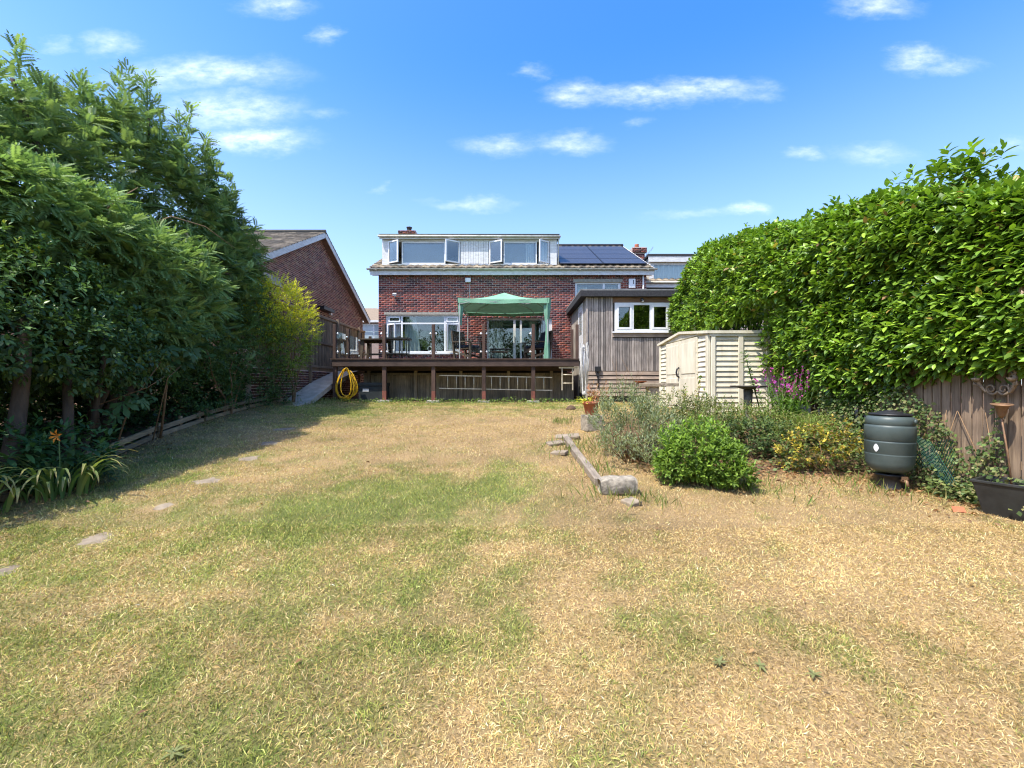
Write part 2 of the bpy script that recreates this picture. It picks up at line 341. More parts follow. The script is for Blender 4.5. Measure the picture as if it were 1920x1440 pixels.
def pinnate_tpl(pairs=7, ll=.34, lw=.10, droop=.25):
    V = []; F = []
    def lf(base, d, L, W):
        d = Vector(d).normalized(); s = d.cross(Vector((0, 0, 1))).normalized(); i = len(V); b = Vector(base)
        for p in (b, b + d * L * .45 + s * W / 2 + Vector((0, 0, .02)), b + d * L + Vector((0, 0, -.04)), b + d * L * .45 - s * W / 2 + Vector((0, 0, .02))): V.append(tuple(p))
        F.append((i, i + 2, i + 1)); F.append((i, i + 3, i + 2))
    for k in range(pairs):
        t = .18 + .78 * k / pairs; y = t; z = -droop * t * t
        k2 = 1 - .45 * abs(t - .5)
        for s in (-1, 1): lf((0, y, z), (s, .55, -.12), ll * k2, lw)
    lf((0, .95, -droop * .9), (0, 1, -.3), ll * .9, lw)
    i = len(V); V += [(-.008, 0, 0), (.008, 0, 0), (0, .96, -droop * .9)]; F.append((i, i + 1, i + 2))
    return np.array(V, float), np.array(F, int)
def palmate_tpl():
    V = [(0, 0, 0)]; F = []
    for a, L in ((-75, .6), (-38, .85), (0, 1), (38, .85), (75, .6)):
        d = (math.sin(R(a)), math.cos(R(a))); s = (d[1], -d[0]); i = len(V)
        for t, w in ((.35, .07), (.7, .15)): V += [(d[0] * L * t - s[0] * w, d[1] * L * t - s[1] * w, .03), (d[0] * L * t + s[0] * w, d[1] * L * t + s[1] * w, .03)]
        V.append((d[0] * L, d[1] * L, -.08)); F += [(0, i + 1, i), (i, i + 1, i + 3), (i, i + 3, i + 2), (i + 2, i + 3, i + 4)]
    return np.array(V, float), np.array(F, int)
def unit(a): return a / np.maximum(np.linalg.norm(a, axis=1, keepdims=True), 1e-9)
def place(tpl, pos, d, up, sc):
    V, F = tpl; d = unit(d); s = unit(np.cross(d, up)); u = np.cross(s, d)
    Mx = np.stack([s, d, u], axis=1) * sc[:, None, None]            # rows
    v = np.einsum('vk,nkj->nvj', V, Mx) + pos[:, None, :]
    n = len(pos); f = (F[None] + (np.arange(n) * len(V))[:, None, None]).reshape(-1, 3)
    return v.reshape(-1, 3), f
def np_mesh(name, v, f, col, mat, parent=None, smooth=False):
    o = np.array(ORIG.get(parent.name, (0, 0, 0))) if parent is not None else np.zeros(3)
    me = bpy.data.meshes.new(name); me.vertices.add(len(v)); me.vertices.foreach_set('co', (v - o).astype(np.float32).ravel())
    k = f.shape[1]; me.loops.add(f.size); me.loops.foreach_set('vertex_index', f.astype(np.int32).ravel())
    me.polygons.add(len(f)); me.polygons.foreach_set('loop_start', np.arange(0, f.size, k, dtype=np.int32))
    if smooth: me.polygons.foreach_set('use_smooth', np.ones(len(f), bool))
    me.update(calc_edges=True)
    a = me.attributes.new('col', 'FLOAT_COLOR', 'POINT'); a.data.foreach_set('color', np.concatenate([col, np.ones((len(col), 1))], 1).astype(np.float32).ravel())
    me.materials.append(mat); ob = bpy.data.objects.new(name, me); COL.objects.link(ob)
    if parent is not None: ob.parent = parent; ORIG[ob.name] = Vector(o)
    return ob
def pick_col(n, cols, jit=.18, seed=None):
    c = np.array(cols, float); i = rng.integers(0, len(c), n); t = rng.random((n, 1)); j = rng.integers(0, len(c), n)
    return np.clip((c[i] * t + c[j] * (1 - t)) * (1 + jit * rng.standard_normal((n, 1))), .004, 1)
def leaves(name, tpl, pos, d, up, sc, cols, mat, parent, jit=.2):
    v, f = place(tpl, pos, d, up, sc); c = np.repeat(cols if isinstance(cols, np.ndarray) else pick_col(len(pos), cols, jit), len(tpl[0]), 0)
    return stuff(np_mesh(name, v, f, c, mat, parent))
def clump_points(ells, nclump, per, clump_r, shell=.55, flat=1.0):
    """leaf points in small clumps spread through the outer part of a set of ellipsoids"""
    ells = np.array(ells, float); w = ells[:, 3] * ells[:, 4] + ells[:, 4] * ells[:, 5] + ells[:, 3] * ells[:, 5]; k = rng.choice(len(ells), nclump, p=w / w.sum())
    n = unit(rng.standard_normal((nclump, 3))); r = shell + (1.02 - shell) * rng.random((nclump, 1)) ** .5
    c = ells[k, :3] + n * r * ells[k, 3:6]; out = unit(n / ells[k, 3:6])
    q = unit(rng.standard_normal((nclump * per, 3))) * rng.random((nclump * per, 1)) ** .4
    rad = clump_r * (.6 + .8 * rng.random((nclump, 1))); q = q * np.repeat(rad, per, 0); q[:, 2] *= flat
    return np.repeat(c, per, 0) + q, np.repeat(out, per, 0), q, np.repeat(rng.random(nclump), per)
def crown(name, parent, ells, nclump, per, clump_r, tpl, size, cols, mat, shell=.55, droop=.2, outw=.7, rnd=.8, flat=1.0, upb=.9, tone=.35, keep=None):
    p, o, q, t = clump_points(ells, nclump, per, clump_r, shell, flat)
    if keep is not None: k = keep(p); p, o, q, t = p[k], o[k], q[k], t[k]
    n = len(p); d = o * outw + unit(q + 1e-6) * .5 + rng.standard_normal((n, 3)) * rnd * .6; d[:, 2] -= droop
    up = rng.standard_normal((n, 3)) * .45 + o * .35; up[:, 2] += upb
    c = pick_col(n, cols, .15) * (1 - tone / 2 + tone * t)[:, None]
    return leaves(name, tpl, p, d, up, size * (.65 + .7 * rng.random(n)), c, mat, parent)
def limb_mesh(parent, name, base, tips, r0, mat=None, wob=.12, seed=0, n=7):
    """a tapered trunk that forks into limbs: one mesh"""
    rr = random.Random(seed); mb = MB()
    for tip in tips:
        a = Vector(base) + Vector((rr.uniform(-.5, .5) * r0, rr.uniform(-.5, .5) * r0, -.05)); b = Vector(tip); pts = []
        for i in range(n):
            t = i / (n - 1); p = a.lerp(b, t); p += Vector((rr.uniform(-1, 1), rr.uniform(-1, 1), rr.uniform(-.4, .4))) * wob * math.sin(math.pi * t)
            pts.append(p)
        mb.tube(pts, [r0 * (1 - .8 * i / (n - 1)) for i in range(n)], 8)
    return mb.build(name, mat or MAT['bark'], parent)

# ------------------------------------------------------------------ the setting: ground, beds, path
PY = np.array([-80, -5, 0, 1.7, 3, 4.9, 6.5, 8, 10, 12, 13.9, 17, 24, 200.])
PZ = np.array([-3.0, -1.9, -1.62, -1.52, -1.40, -1.235, -1.07, -.91, -.74, -.64, -.59, -.5, -.4, -.4])
QZ = np.array([-3.0, -1.9, -1.62, -1.50, -1.36, -1.225, -1.05, -.68, -.61, -.60, -.58, -.5, -.4, -.4])
def sstep(a, b, x): t = np.clip((np.asarray(x, float) - a) / (b - a), 0, 1); return t * t * (3 - 2 * t)
def gz(x, y, rough=True):
    x = np.asarray(x, float); y = np.asarray(y, float)
    c = np.interp(y, PY, PZ); r = np.interp(y, PY, QZ); k = sstep(1.2, 2.5, x)
    z = c * (1 - k) + r * k
    z = z + .10 * sstep(-5.6, -7.0, x) * sstep(3, 6, y) * (1 - sstep(13, 16, y))
    z = z + .08 * sstep(5.0, 9.5, y) * sstep(-4.5, -6.2, x) * (1 - sstep(14, 16, y))
    near = np.exp(-((np.abs(x) + np.abs(y - 6)) / 22) ** 4)
    if rough: z = z + near * ((fbm(x * .55, y * .55, 5, 3) - .5) * .09 + (fbm(x * 3, y * 3, 9, 2) - .5) * .018)
    return z
def g(x, y): return float(gz(x, y))
BORDER = [(-4.3, 2.4), (-5.0, 3.9), (-5.33, 4.56), (-5.65, 5.94), (-6.0, 7.6), (-6.2, 9.6), (-6.4, 12.4)]
BY = np.array([p[1] for p in BORDER]); BX = np.array([p[0] for p in BORDER])
def border_x(y): return np.interp(y, BY, BX)
LOG_A, LOG_B = (.93, 7.5), (1.02, 5.15)
def bed_mask(x, y):
    """1 where bare bed soil, 0 where lawn"""
    left = sstep(.10, -.10, x - border_x(y)) * sstep(2.0, 2.6, y)
    edge = np.interp(y, [5.0, 5.4, 6.0, 7.2, 8.6, 9.2], [9., 3.2, 1.75, 1.45, 1.62, 9.]) + (fbm(x * 1.5, y * 1.5, 31, 3) - .5) * .5
    yb = np.interp(x, [1.4, 2.6, 3.6, 4.6, 6], [6.1, 5.45, 5.75, 5.35, 4.6]) + (fbm(x * 2, y * 2, 33, 3) - .5) * .35
    right = sstep(-.15, .15, x - edge) * sstep(-.12, .12, y - yb) * (1 - sstep(8.6, 9.0, y))
    under = sstep(13.9, 14.2, y) * (1 - sstep(20, 21, y)) * (np.abs(x) < 7)
    fr = sstep(4.75, 4.95, x) * sstep(2.0, 2.2, y)
    return np.clip(left + right + under + fr, 0, 1)
def blob(x, y, cx, cy, rx, ry, rot=0.):
    c, s = math.cos(rot), math.sin(rot); dx, dy = x - cx, y - cy; u = (dx * c + dy * s) / rx; v = (-dx * s + dy * c) / ry
    return np.exp(-(u * u + v * v))
def green(x, y):
    """how green the lawn is, 0 = dry straw .. 1 = lush"""
    x = np.asarray(x, float); y = np.asarray(y, float)
    gN = fbm(x * .9 + 3, y * .9, 21, 4); f = fbm(x * 4.5, y * 4.5, 23, 3)
    v = .22 + .13 * sstep(1.2, -2.5, x) + (gN - .5) * 1.0 + (f - .5) * 1.3
    v += .80 * blob(x, y, -.9, 5.0, 1.75, .85, -.1) + .50 * blob(x, y, -1.9, 3.9, 1.2, .7) + .22 * blob(x, y, -.8, 3.4, 1.6, 1.0)
    v += .75 * blob(x, y, -4.4, 10.8, 1.9, 1.6) + .45 * blob(x, y, -1, 13.2, 6, .55) + .35 * blob(x, y, -4.4, 4.2, .5, 1.8, .15)
    v += .45 * blob(x, y, -1.75, 1.9, .9, .35) + .22 * blob(x, y, -2.6, 2.6, 1.3, .6) + .25 * blob(x, y, -3.2, 3.0, .7, .5) + .12 * blob(x, y, .3, 3.0, 1.4, .8)
    v -= .40 * blob(x, y, -.2, 8.3, 3.2, 2.0) + .30 * blob(x, y, 3.0, 4.0, 2.6, 1.3) + .22 * blob(x, y, .6, 2.0, 1.4, .6) + .25 * blob(x, y, 1.3, 5.9, .8, 1.0)
    v += .25 * blob(x, y, 1.2, 2.4, .5, .35) + .2 * blob(x, y, 2.2, 3.4, .5, .3) + .3 * blob(x, y, 1.7, 12, 1.4, 1.2)
    return np.clip(v, 0, 1)
STRAW = np.array([(.66, .47, .225), (.58, .40, .18), (.72, .545, .30), (.44, .285, .12)])
GREEN = np.array([(.20, .285, .050), (.28, .34, .065), (.145, .22, .04), (.38, .38, .10)])
def lawn_cols(x, y, n):
    v = green(x, y); pick = rng.random(n) < np.clip((v - .12) * 1.15, .04, .93)
    s = STRAW[rng.integers(0, 4, n)]; q = GREEN[rng.integers(0, 4, n)]
    t = rng.random((n, 1)) * .35
    c = np.where(pick[:, None], q * (1 - t) + s * t, s * (1 - t * .5) + q * t * .5)
    br = fbm(x * 1.3, y * 1.3, 44, 3); b2 = fbm(x * 6, y * 6, 46, 3); c = c * (.62 + .50 * br + .42 * b2)[:, None]
    return np.clip(c * np.exp(.26 * rng.standard_normal((n, 1))), .01, .9)

def ground():
    xs = np.concatenate([[-400, -150, -60, -25, -13, -10], np.arange(-9, 8.01, .1), [9, 12, 16, 25, 60, 150, 400]])
    ys = np.concatenate([[-300, -100, -40, -15, -6, -2, 0, .8], np.arange(1.2, 16.01, .1), [17, 19, 22, 26, 40, 70, 150, 400, 900]])
    X, Y = np.meshgrid(xs, ys); Z = gz(X, Y); nx, ny = len(xs), len(ys)
    v = np.stack([X.ravel(), Y.ravel(), Z.ravel()], 1); i = np.arange((nx - 1) * (ny - 1)); r = i // (nx - 1) * nx + i % (nx - 1)
    f = np.stack([r, r + 1, r + nx + 1, r + nx], 1); x, y = v[:, 0], v[:, 1]
    gr = green(x, y)[:, None]; t = fbm(x * 2, y * 2, 77, 3)[:, None]
    base = np.array((.36, .25, .125)) * (1 - gr) + np.array((.15, .17, .05)) * gr
    bm = bed_mask(x, y)[:, None]; soil = np.array((.155, .095, .055)) * (.7 + .6 * t)
    c = base * (.50 + .45 * t) * (1 - bm) + soil * bm  # turf darkened under the blades: shade in the gaps put into colour
    o = np_mesh('ground', v, f, c, MAT['turf'], None, True); struct(o)
ground()

STONES = [(-3.61, 3.76, .17), (-3.60, 4.52, .155), (-3.68, 5.3, .20), (-3.79, 6.3, .19), (-4.05, 7.3, .18), (-4.36, 8.45, .22), (-3.78, 3.2, .15)]
def lawn():
    # blades thin out with distance; none under the stones, on the beds or outside the garden
    P = []
    for y0, y1, dens, hw in ((1.35, 2.6, 17000, 1.25), (2.6, 4, 11000, 1.25), (4, 6, 6000, 1.22), (6, 9, 3300, 1.2), (9, 14, 1800, 1.1)):
        xl = -min(6.9, hw * y1 + .2); xr = min(5.4, hw * y1 + .2); n = int((xr - xl) * (y1 - y0) * dens); P.append(np.stack([rng.uniform(xl, xr, n), rng.uniform(y0, y1, n), np.full(n, y0)], 1))
    P = np.concatenate(P); x, y = P[:, 0], P[:, 1]
    keep = (np.abs(x) < 1.22 * y + .25) & (rng.random(len(x)) > bed_mask(x, y) * 1.02) & (x > border_x(y) - .05)
    for sx, sy, sr in STONES: keep &= (np.hypot((x - sx), (y - sy) * .9) > sr * rng.uniform(.40, 1.0, len(x)))
    keep &= ~((np.abs(x) < 6) & (y > 13.85))
    P = P[keep]; x, y = P[:, 0], P[:, 1]; n = len(x); z = gz(x, y) - .004
    v = green(x, y)
    ang = rng.uniform(0, 2 * math.pi, n); lean = np.clip(rng.normal(1.05, .35, n) - .25 * v, .1, 1.5); far = np.interp(y, [1.5, 5, 13], [1, 1.5, 2.8])
    L = rng.uniform(.012, .046, n) * (1 + .25 * v) * np.interp(y, [1.5, 13], [1, 1.3]); W = rng.uniform(.0010, .0022, n) * far
    d = np.stack([np.cos(ang) * np.sin(lean), np.sin(ang) * np.sin(lean), np.cos(lean)], 1)
    cur = rng.normal(0, .6, (n, 3)); cur[:, 2] = -np.abs(cur[:, 2]) * .6
    d2 = unit(d + cur); s = unit(np.cross(d, rng.standard_normal((n, 3)) * .5 + np.array((0, 0, 1.)))) * W[:, None]
    b = np.stack([x, y, z], 1); m = b + d * (L * .55)[:, None]; t = m + d2 * (L * .5)[:, None]
    m[:, 2] = np.maximum(m[:, 2], z + .006); t[:, 2] = np.maximum(t[:, 2], z + .005)
    c = lawn_cols(x, y, n); q = y < 4.0; nn = int(q.sum()); nf = n - nn; f = ~q
    V = np.stack([b[q], m[q] - s[q], m[q] + s[q], t[q]], 1).reshape(-1, 3)
    F = (np.array([(0, 2, 1), (1, 2, 3)])[None] + (np.arange(nn) * 4)[:, None, None]).reshape(-1, 3)
    V2 = np.stack([b[f] - s[f] * 1.2, b[f] + s[f] * 1.2, t[f]], 1).reshape(-1, 3); F2 = np.arange(nf * 3).reshape(-1, 3) + len(V)
    o = np_mesh('lawn_grass', np.concatenate([V, V2]), np.concatenate([F, F2]), np.concatenate([np.repeat(c[q], 4, 0), np.repeat(c[f], 3, 0)]), MAT['grass']); stuff(o)
    o['label'] = 'short sun-dried lawn grass, straw coloured with green patches'; o['category'] = 'grass'
lawn()

# concrete ramp beside the deck
pm = MB(); pts = [(11.7, -.60), (12.5, -.50), (14.2, .06), (16, .45), (20, .8)]
for i, (a, b) in enumerate(zip(pts, pts[1:])):
    pm.add([(-6.52, a[0], a[1] - .15), (-5.78, a[0], a[1] - .15), (-5.78, b[0], b[1] - .15), (-6.52, b[0], b[1] - .15), (-6.52, a[0], a[1]), (-5.78, a[0], a[1]), (-5.78, b[0], b[1]), (-6.52, b[0], b[1])],
           [(4, 5, 6, 7), (0, 1, 5, 4), (1, 2, 6, 5), (3, 7, 6, 2), (0, 4, 7, 3)])
struct(pm.build('path', MAT['path']))

# ------------------------------------------------------------------ brickwork, tiles, windows
BRICK = np.array([(.22, .060, .047), (.165, .047, .041), (.105, .038, .038), (.27, .085, .058), (.13, .046, .046), (.19, .057, .045), (.07, .033, .035)])
BR_DULL = np.array([(.20, .085, .070), (.155, .070, .062), (.12, .058, .056), (.23, .11, .085), (.24, .15, .105)])
def brick_list(u0, u1, z0, z1, holes, inside=None):
    out = []; z = z0; row = 0
    while z + .059 <= z1 + 1e-6:
        u = u0 - (.1125 if row % 2 else 0); cuts = sorted((h[0], h[1]) for h in holes if h[2] < z + .06 and h[3] > z + .005)
        while u < u1:
            a, b = max(u, u0), min(u + .209, u1)
            segs = [(a, b)]
            for c0, c1 in cuts:
                ns = []
                for s0, s1 in segs:
                    if c1 <= s0 or c0 >= s1: ns.append((s0, s1)); continue
                    if c0 - s0 > .03: ns.append((s0, c0))
                    if s1 - c1 > .03: ns.append((c1, s1))
                segs = ns
            for s0, s1 in segs:
                if s1 - s0 > .03 and (inside is None or inside((s0 + s1) / 2, z + .03)): out.append((s0, s1, z, z + .059))
            u += .225
        z += .075; row += 1
    return out
def brick_mesh(name, bl, mapf, depth, cols, parent, jit=.16):
    b = np.array(bl); n = len(b); dj = depth + rng.uniform(-.0025, .003, n)
    q = []
    for (ui, zi, di) in ((0, 2, 0), (1, 2, 0), (1, 3, 0), (0, 3, 0), (0, 2, 1), (1, 2, 1), (1, 3, 1), (0, 3, 1)): q.append(mapf(b[:, ui], b[:, zi], dj * di))
    V = np.stack(q, 1).reshape(-1, 3); F = np.array([(4, 5, 6, 7), (0, 1, 5, 4), (1, 2, 6, 5), (2, 3, 7, 6), (3, 0, 4, 7)])
    F = (F[None] + (np.arange(n) * 8)[:, None, None]).reshape(-1, 4); u = (b[:, 0] + b[:, 1]) / 2
    big = fbm(u * .6, b[:, 2] * .6, 61, 3); c = cols[rng.integers(0, len(cols), n)] * (.72 + .6 * big)[:, None] * (1 + jit * rng.standard_normal((n, 1)))
    return stuff(np_mesh(name, V, F, np.repeat(np.clip(c, .01, .8), 8, 0), MAT['brick'], parent))
def wall_rects(x0, x1, z0, z1, holes):
    xs = sorted({x0, x1, *[h[0] for h in holes], *[h[1] for h in holes]}); rects = []
    for a, b in zip(xs, xs[1:]):
        hs = sorted((h[2], h[3]) for h in holes if h[0] <= a + 1e-6 and h[1] >= b - 1e-6); z = z0
        for c, d in hs:
            if c > z: rects.append((a, b, z, c))
            z = max(z, d)
        if z < z1: rects.append((a, b, z, z1))
    return rects
def tile_strip(x0, x1, ya, za, yb, zb, wave=.02, gauge=.33, step=.035, cols=None, dx=.075, along_x=True):
    """stepped courses of tiles on the slope from (ya,za) up to (yb,zb)"""
    L = math.hypot(yb - ya, zb - za); nr = int(L / gauge); xs = np.arange(x0, x1 + dx / 2, dx); nx = len(xs); V = []; F = []; C = []
    ty, tz = (yb - ya) / L, (zb - za) / L; ny_, nz_ = -tz, ty
    if nz_ < 0: ny_, nz_ = -ny_, -nz_
    wv = wave * np.sin(xs / .3 * 2 * math.pi); n0 = 0
    for r in range(nr + 1):
        s0 = r * gauge; s1 = min(s0 + gauge + .02, L)
        if s1 - s0 < .05: break
        tc = cols[rng.integers(0, len(cols), int(nx) // 4 + 2)] * (1 + .15 * rng.standard_normal((int(nx) // 4 + 2, 1)))
        for s, h in ((s0, -.012), (s0, step), (s1, .004)):
            V.append(np.stack([xs, ya + ty * s + ny_ * (h + (wv if h > 0 or s == s1 else wv)), za + tz * s + nz_ * (h + wv)], 1)); C.append(tc[(np.arange(nx) + (2 if r % 2 else 0)) // 4])
        for k in (0, 1):
            a = n0 + k * nx + np.arange(nx - 1); F.append(np.stack([a, a + 1, a + nx + 1, a + nx], 1))
        n0 += 3 * nx
    return np.concatenate(V), np.concatenate(F), np.clip(np.concatenate(C), .01, .8)

def pane_frame(parent, x0, x1, y, z0, z1, fw=.05, glass='glass', d=.06, name='window_frame', mat='upvc'):
    """one fixed light: a four-piece frame with its pane as a sub-part"""
    mb = MB(); mb.bb(x0, x0 + fw, y, y + d, z0, z1); mb.bb(x1 - fw, x1, y, y + d, z0, z1); mb.bb(x0 + fw, x1 - fw, y, y + d, z0, z0 + fw); mb.bb(x0 + fw, x1 - fw, y, y + d, z1 - fw, z1)
    f = mb.build(name, MAT[mat], parent)
    MB().bb(x0 + fw - .004, x1 - fw + .004, y + d * .45, y + d * .45 + .006, z0 + fw - .004, z1 - fw + .004).build('pane', MAT[glass], f)
    return f
def casement(parent, xh, w, y, z0, z1, ang, side, fw=.05, glass='glass', name='casement'):
    """an open sash hinged at xh; side = +1 opens from a left hinge, -1 from a right hinge; it swings out towards -y"""
    h = bpy.data.objects.new(name, None)
    mb = MB(); d = .05; pb = MB()
    a = R(ang); ca, sa = math.cos(a), math.sin(a)
    def mp(p): u, v, z = p; return (xh + side * (u * ca) - side * 0 + (v * sa) * side, y - u * sa + v * ca, z)
    def bx(m, u0, u1, v0, v1, a0, a1):
        vs = [mp((u, v, z)) for u in (u0, u1) for v in (v0, v1) for z in (a0, a1)]
        m.add(vs, [(0, 1, 3, 2), (4, 6, 7, 5), (0, 4, 5, 1), (2, 3, 7, 6), (0, 2, 6, 4), (1, 5, 7, 3)])
    bpy.data.objects.remove(h)
    bx(mb, 0, fw, -d / 2, d / 2, z0, z1); bx(mb, w - fw, w, -d / 2, d / 2, z0, z1); bx(mb, fw, w - fw, -d / 2, d / 2, z0, z0 + fw); bx(mb, fw, w - fw, -d / 2, d / 2, z1 - fw, z1)
    f = mb.build(name, MAT['upvc'], parent)
    bx(pb, fw - .004, w - fw + .004, -.003, .003, z0 + fw - .004, z1 - fw + .004); pb.build('pane', MAT[glass], f)
    hb = MB(); bx(hb, w - .035, w - .015, d / 2, d / 2 + .025, (z0 + z1) / 2 - .06, (z0 + z1) / 2 + .06); hb.build('handle', MAT['upvc'], f)
    return f
def curtain(parent, x0, x1, y, z0, z1, folds=6, amp=.035, mat='curtain', x1b=None):
    n = folds * 8; V = []; F = []
    for i in range(n + 1):
        t = i / n
        for k, z in enumerate((z1, z0)):
            xe = (x1b if (x1b is not None and k) else x1); V.append((x0 + (xe - x0) * t, y + amp * math.sin(t * folds * 2 * math.pi), z))
    for i in range(n): F.append((2 * i, 2 * i + 2, 2 * i + 3, 2 * i + 1))
    mb = MB(); mb.add(V, F, True); return mb.build('curtain', MAT[mat], parent)

# ------------------------------------------------------------------ main house
HY = 17.67; EX0, EX1 = -5.39, 5.43
TILE_C = np.array([(.20, .165, .12), (.26, .21, .15), (.15, .125, .10), (.31, .255, .18)])
def house():
    h = thing('brick_house', 'red brick house with white dormer and solar panels behind the raised deck', 'house', (0, HY, -.5))
    W1 = (-5.10, -2.10, 1.27, 2.80); D1 = (-1.02, 1.62, .81, 2.66); W2 = (2.54, 4.40, 2.9, 4.12); holes = [W1, D1, W2]
    mb = MB()
    for a, b, c, d in wall_rects(EX0, EX1, -.6, 4.42, holes): mb.bb(a, b, HY, HY + .27, c, d)
    mb.bb(EX0, EX0 + .27, HY + .272, 27, -.6, 4.42); mb.bb(EX1 - .27, EX1, HY + .272, 27, -.6, 4.42)
    w = mb.build('wall', MAT['mortar'], h)
    bl = brick_list(EX0 + .002, EX1 - .002, -.55, 4.42, holes)
    vis = [b for b in bl if 3.05 < b[2] < 3.95 and b[0] > -4.6 and b[1] < 1.9 and b[1] - b[0] > .2][:300]
    vs = set(vis); rest = [b for b in bl if b not in vs]
    brick_mesh('brickwork', rest, lambda u, z, d: np.stack([u, HY - d, z], 1), .007, BRICK, w)
    protos = []
    for k in range(7):
        V = np.array([(x, y, z) for x in (-.1045, .1045) for y in (-.0065, .005) for z in (-.0295, .0295)]); F = np.array([(0, 1, 3, 2), (4, 6, 7, 5), (0, 4, 5, 1), (2, 3, 7, 6), (0, 2, 6, 4), (1, 5, 7, 3)])
        o = np_mesh('brick', V, F, np.repeat(BRICK[k:k + 1] * 1.0, 8, 0), MAT['brick'], None); protos.append(o.data); bpy.data.objects.remove(o)
    for b in vis: share(protos[random.randrange(7)], 'brick', ((b[0] + b[1]) / 2, HY + random.uniform(-.002, .001), (b[2] + b[3]) / 2), w)
    # left gable side bricks are seen edge-on only; rooms behind the openings
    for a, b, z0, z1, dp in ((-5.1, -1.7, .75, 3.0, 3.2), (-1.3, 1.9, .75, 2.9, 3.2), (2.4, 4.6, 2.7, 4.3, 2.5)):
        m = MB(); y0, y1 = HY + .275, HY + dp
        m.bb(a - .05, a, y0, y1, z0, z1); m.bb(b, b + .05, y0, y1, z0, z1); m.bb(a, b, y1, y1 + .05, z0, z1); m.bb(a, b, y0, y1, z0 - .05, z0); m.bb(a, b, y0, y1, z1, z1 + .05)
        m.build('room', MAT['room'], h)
    # lower left picture window
    wy = HY + .07
    win = thing('window', '', '', (0, 0, 0)); bpy.data.objects.remove(win)
    x0, x1, z0, z1 = W1
    fr = MB(); fw = .06
    fr.bb(x0, x1, wy, wy + .07, z1 - fw, z1); fr.bb(x0, x1, wy, wy + .07, z0, z0 + fw)
    for xx in (x0 + .03, -4.47, -2.72, x1 - .03): fr.bb(xx - .035, xx + .035, wy + .001, wy + .071, z0 + fw, z1 - fw)
    fr.bb(x0 + .06, x1 - .06, wy + .002, wy + .068, 2.43, 2.49)
    f = fr.build('window', MAT['upvc'], h)
    for a, b, c, d in ((-4.43, -2.76, z0 + fw, 2.43), (-4.43, -2.76, 2.49, z1 - fw), (-5.03, -4.51, 2.49, z1 - fw), (-2.68, -2.17, 2.49, z1 - fw)):
        MB().bb(a, b, wy + .03, wy + .036, c, d).build('pane', MAT['glass'], f)
    fl = MB()
    for a, b in ((-5.03, -4.51), (-2.68, -2.17)):
        fl.bb(a + .02, b - .02, wy - .015, wy, 2.51, 2.56); fl.bb(a + .02, b - .02, wy - .015, wy, 2.68, 2.73); fl.bb(a + .02, a + .07, wy - .015, wy, 2.56, 2.68); fl.bb(b - .07, b - .02, wy - .015, wy, 2.56, 2.68)
    fl.build('fanlight', MAT['upvc'], f)
    casement(h, -5.03, .52, wy - .03, z0 + fw, 2.42, 42, 1); casement(h, -2.17, .50, wy - .03, z0 + fw, 2.42, 30, -1)
    box_part('window_sill', MAT['upvc'], h, x0 - .06, x1 + .06, HY - .09, HY + .07, z0 - .07, z0 - .002)
    box_part('lintel', MAT['concrete'], h, x0 - .06, x1 + .08, HY - .016, HY + .05, z1 + .002, z1 + .10)
    curtain(h, -4.42, -3.95, HY + .36, 1.25, 2.75, 4, x1b=-3.75); curtain(h, -2.62, -2.2, HY + .36, 1.25, 2.75, 4); curtain(h, -5.05, -4.6, HY + .36, 1.25, 2.75, 3)
    # sill ornaments seen through the pane
    o = MB(); o.tube([(-3.37 + .09 * math.cos(t), HY + .30, 1.45 + .09 * math.sin(t)) for t in np.linspace(0, 2 * math.pi, 17)], .018, 6, False); o.bb(-3.44, -3.30, HY + .26, HY + .34, 1.335, 1.36); tag(o.build('ring_ornament', MAT['upvc']), 'small white ring ornament on the sill inside the picture window', 'ornament')
    # patio doors
    x0, x1, z0, z1 = D1; dy = HY + .08
    fr = MB(); fr.bb(x0, x1, dy, dy + .08, z1 - .07, z1)
    for xx, ww in ((x0 + .035, .07), (.10, .10), (.36, .08), (x1 - .06, .12)): fr.bb(xx - ww / 2, xx + ww / 2, dy + .001, dy + .081, z0, z1 - .07)
    f = fr.build('patio_door', MAT['upvc'], h)
    for a, b in ((-.95, .05), (.15, .32), (.40, 1.5)): MB().bb(a, b, dy + .03, dy + .036, z0 + .02, z1 - .07).build('pane', MAT['glass'], f)
    box_part('door_handle', MAT['steel'], f, .085, .115, dy - .03, dy, 1.75, 1.95)
    curtain(h, -.95, -.38, HY + .40, .83, 2.6, 5, .05); curtain(h, .72, 1.0, HY + .40, .83, 2.6, 3, .04); curtain(h, 1.15, 1.5, HY + .38, .83, 2.6, 4, .04)
    # high window above the extension
    x0, x1, z0, z1 = W2; fr = MB(); fr.bb(x0, x1, wy, wy + .07, z1 - .07, z1)
    for xx in (x0 + .045, 3.72, x1 - .045): fr.bb(xx - .045, xx + .045, wy + .001, wy + .071, z0, z1 - .07)
    f = fr.build('window', MAT['upvc'], h)
    for a, b in ((x0 + .09, 3.675), (3.765, x1 - .09)): MB().bb(a, b, wy + .03, wy + .036, z0, z1 - .07).build('pane', MAT['glass'], f)
    curtain(h, x0 + .1, 3.1, HY + .36, 2.9, 4.0, 4); curtain(h, 3.85, x1 - .1, HY + .36, 2.9, 4.0, 3)
    box_part('lintel', MAT['concrete'], h, x0 - .06, x1 + .06, HY - .016, HY + .05, z1 + .002, z1 + .13)
    # eaves
    box_part('fascia', MAT['fascia'], h, -5.67, 5.67, 17.47, 17.50, 4.36, 4.56, .004)
    box_part('soffit', MAT['fascia'], h, -5.66, 5.66, 17.502, HY + .1, 4.40, 4.42)
    gm = MB(); n = 8
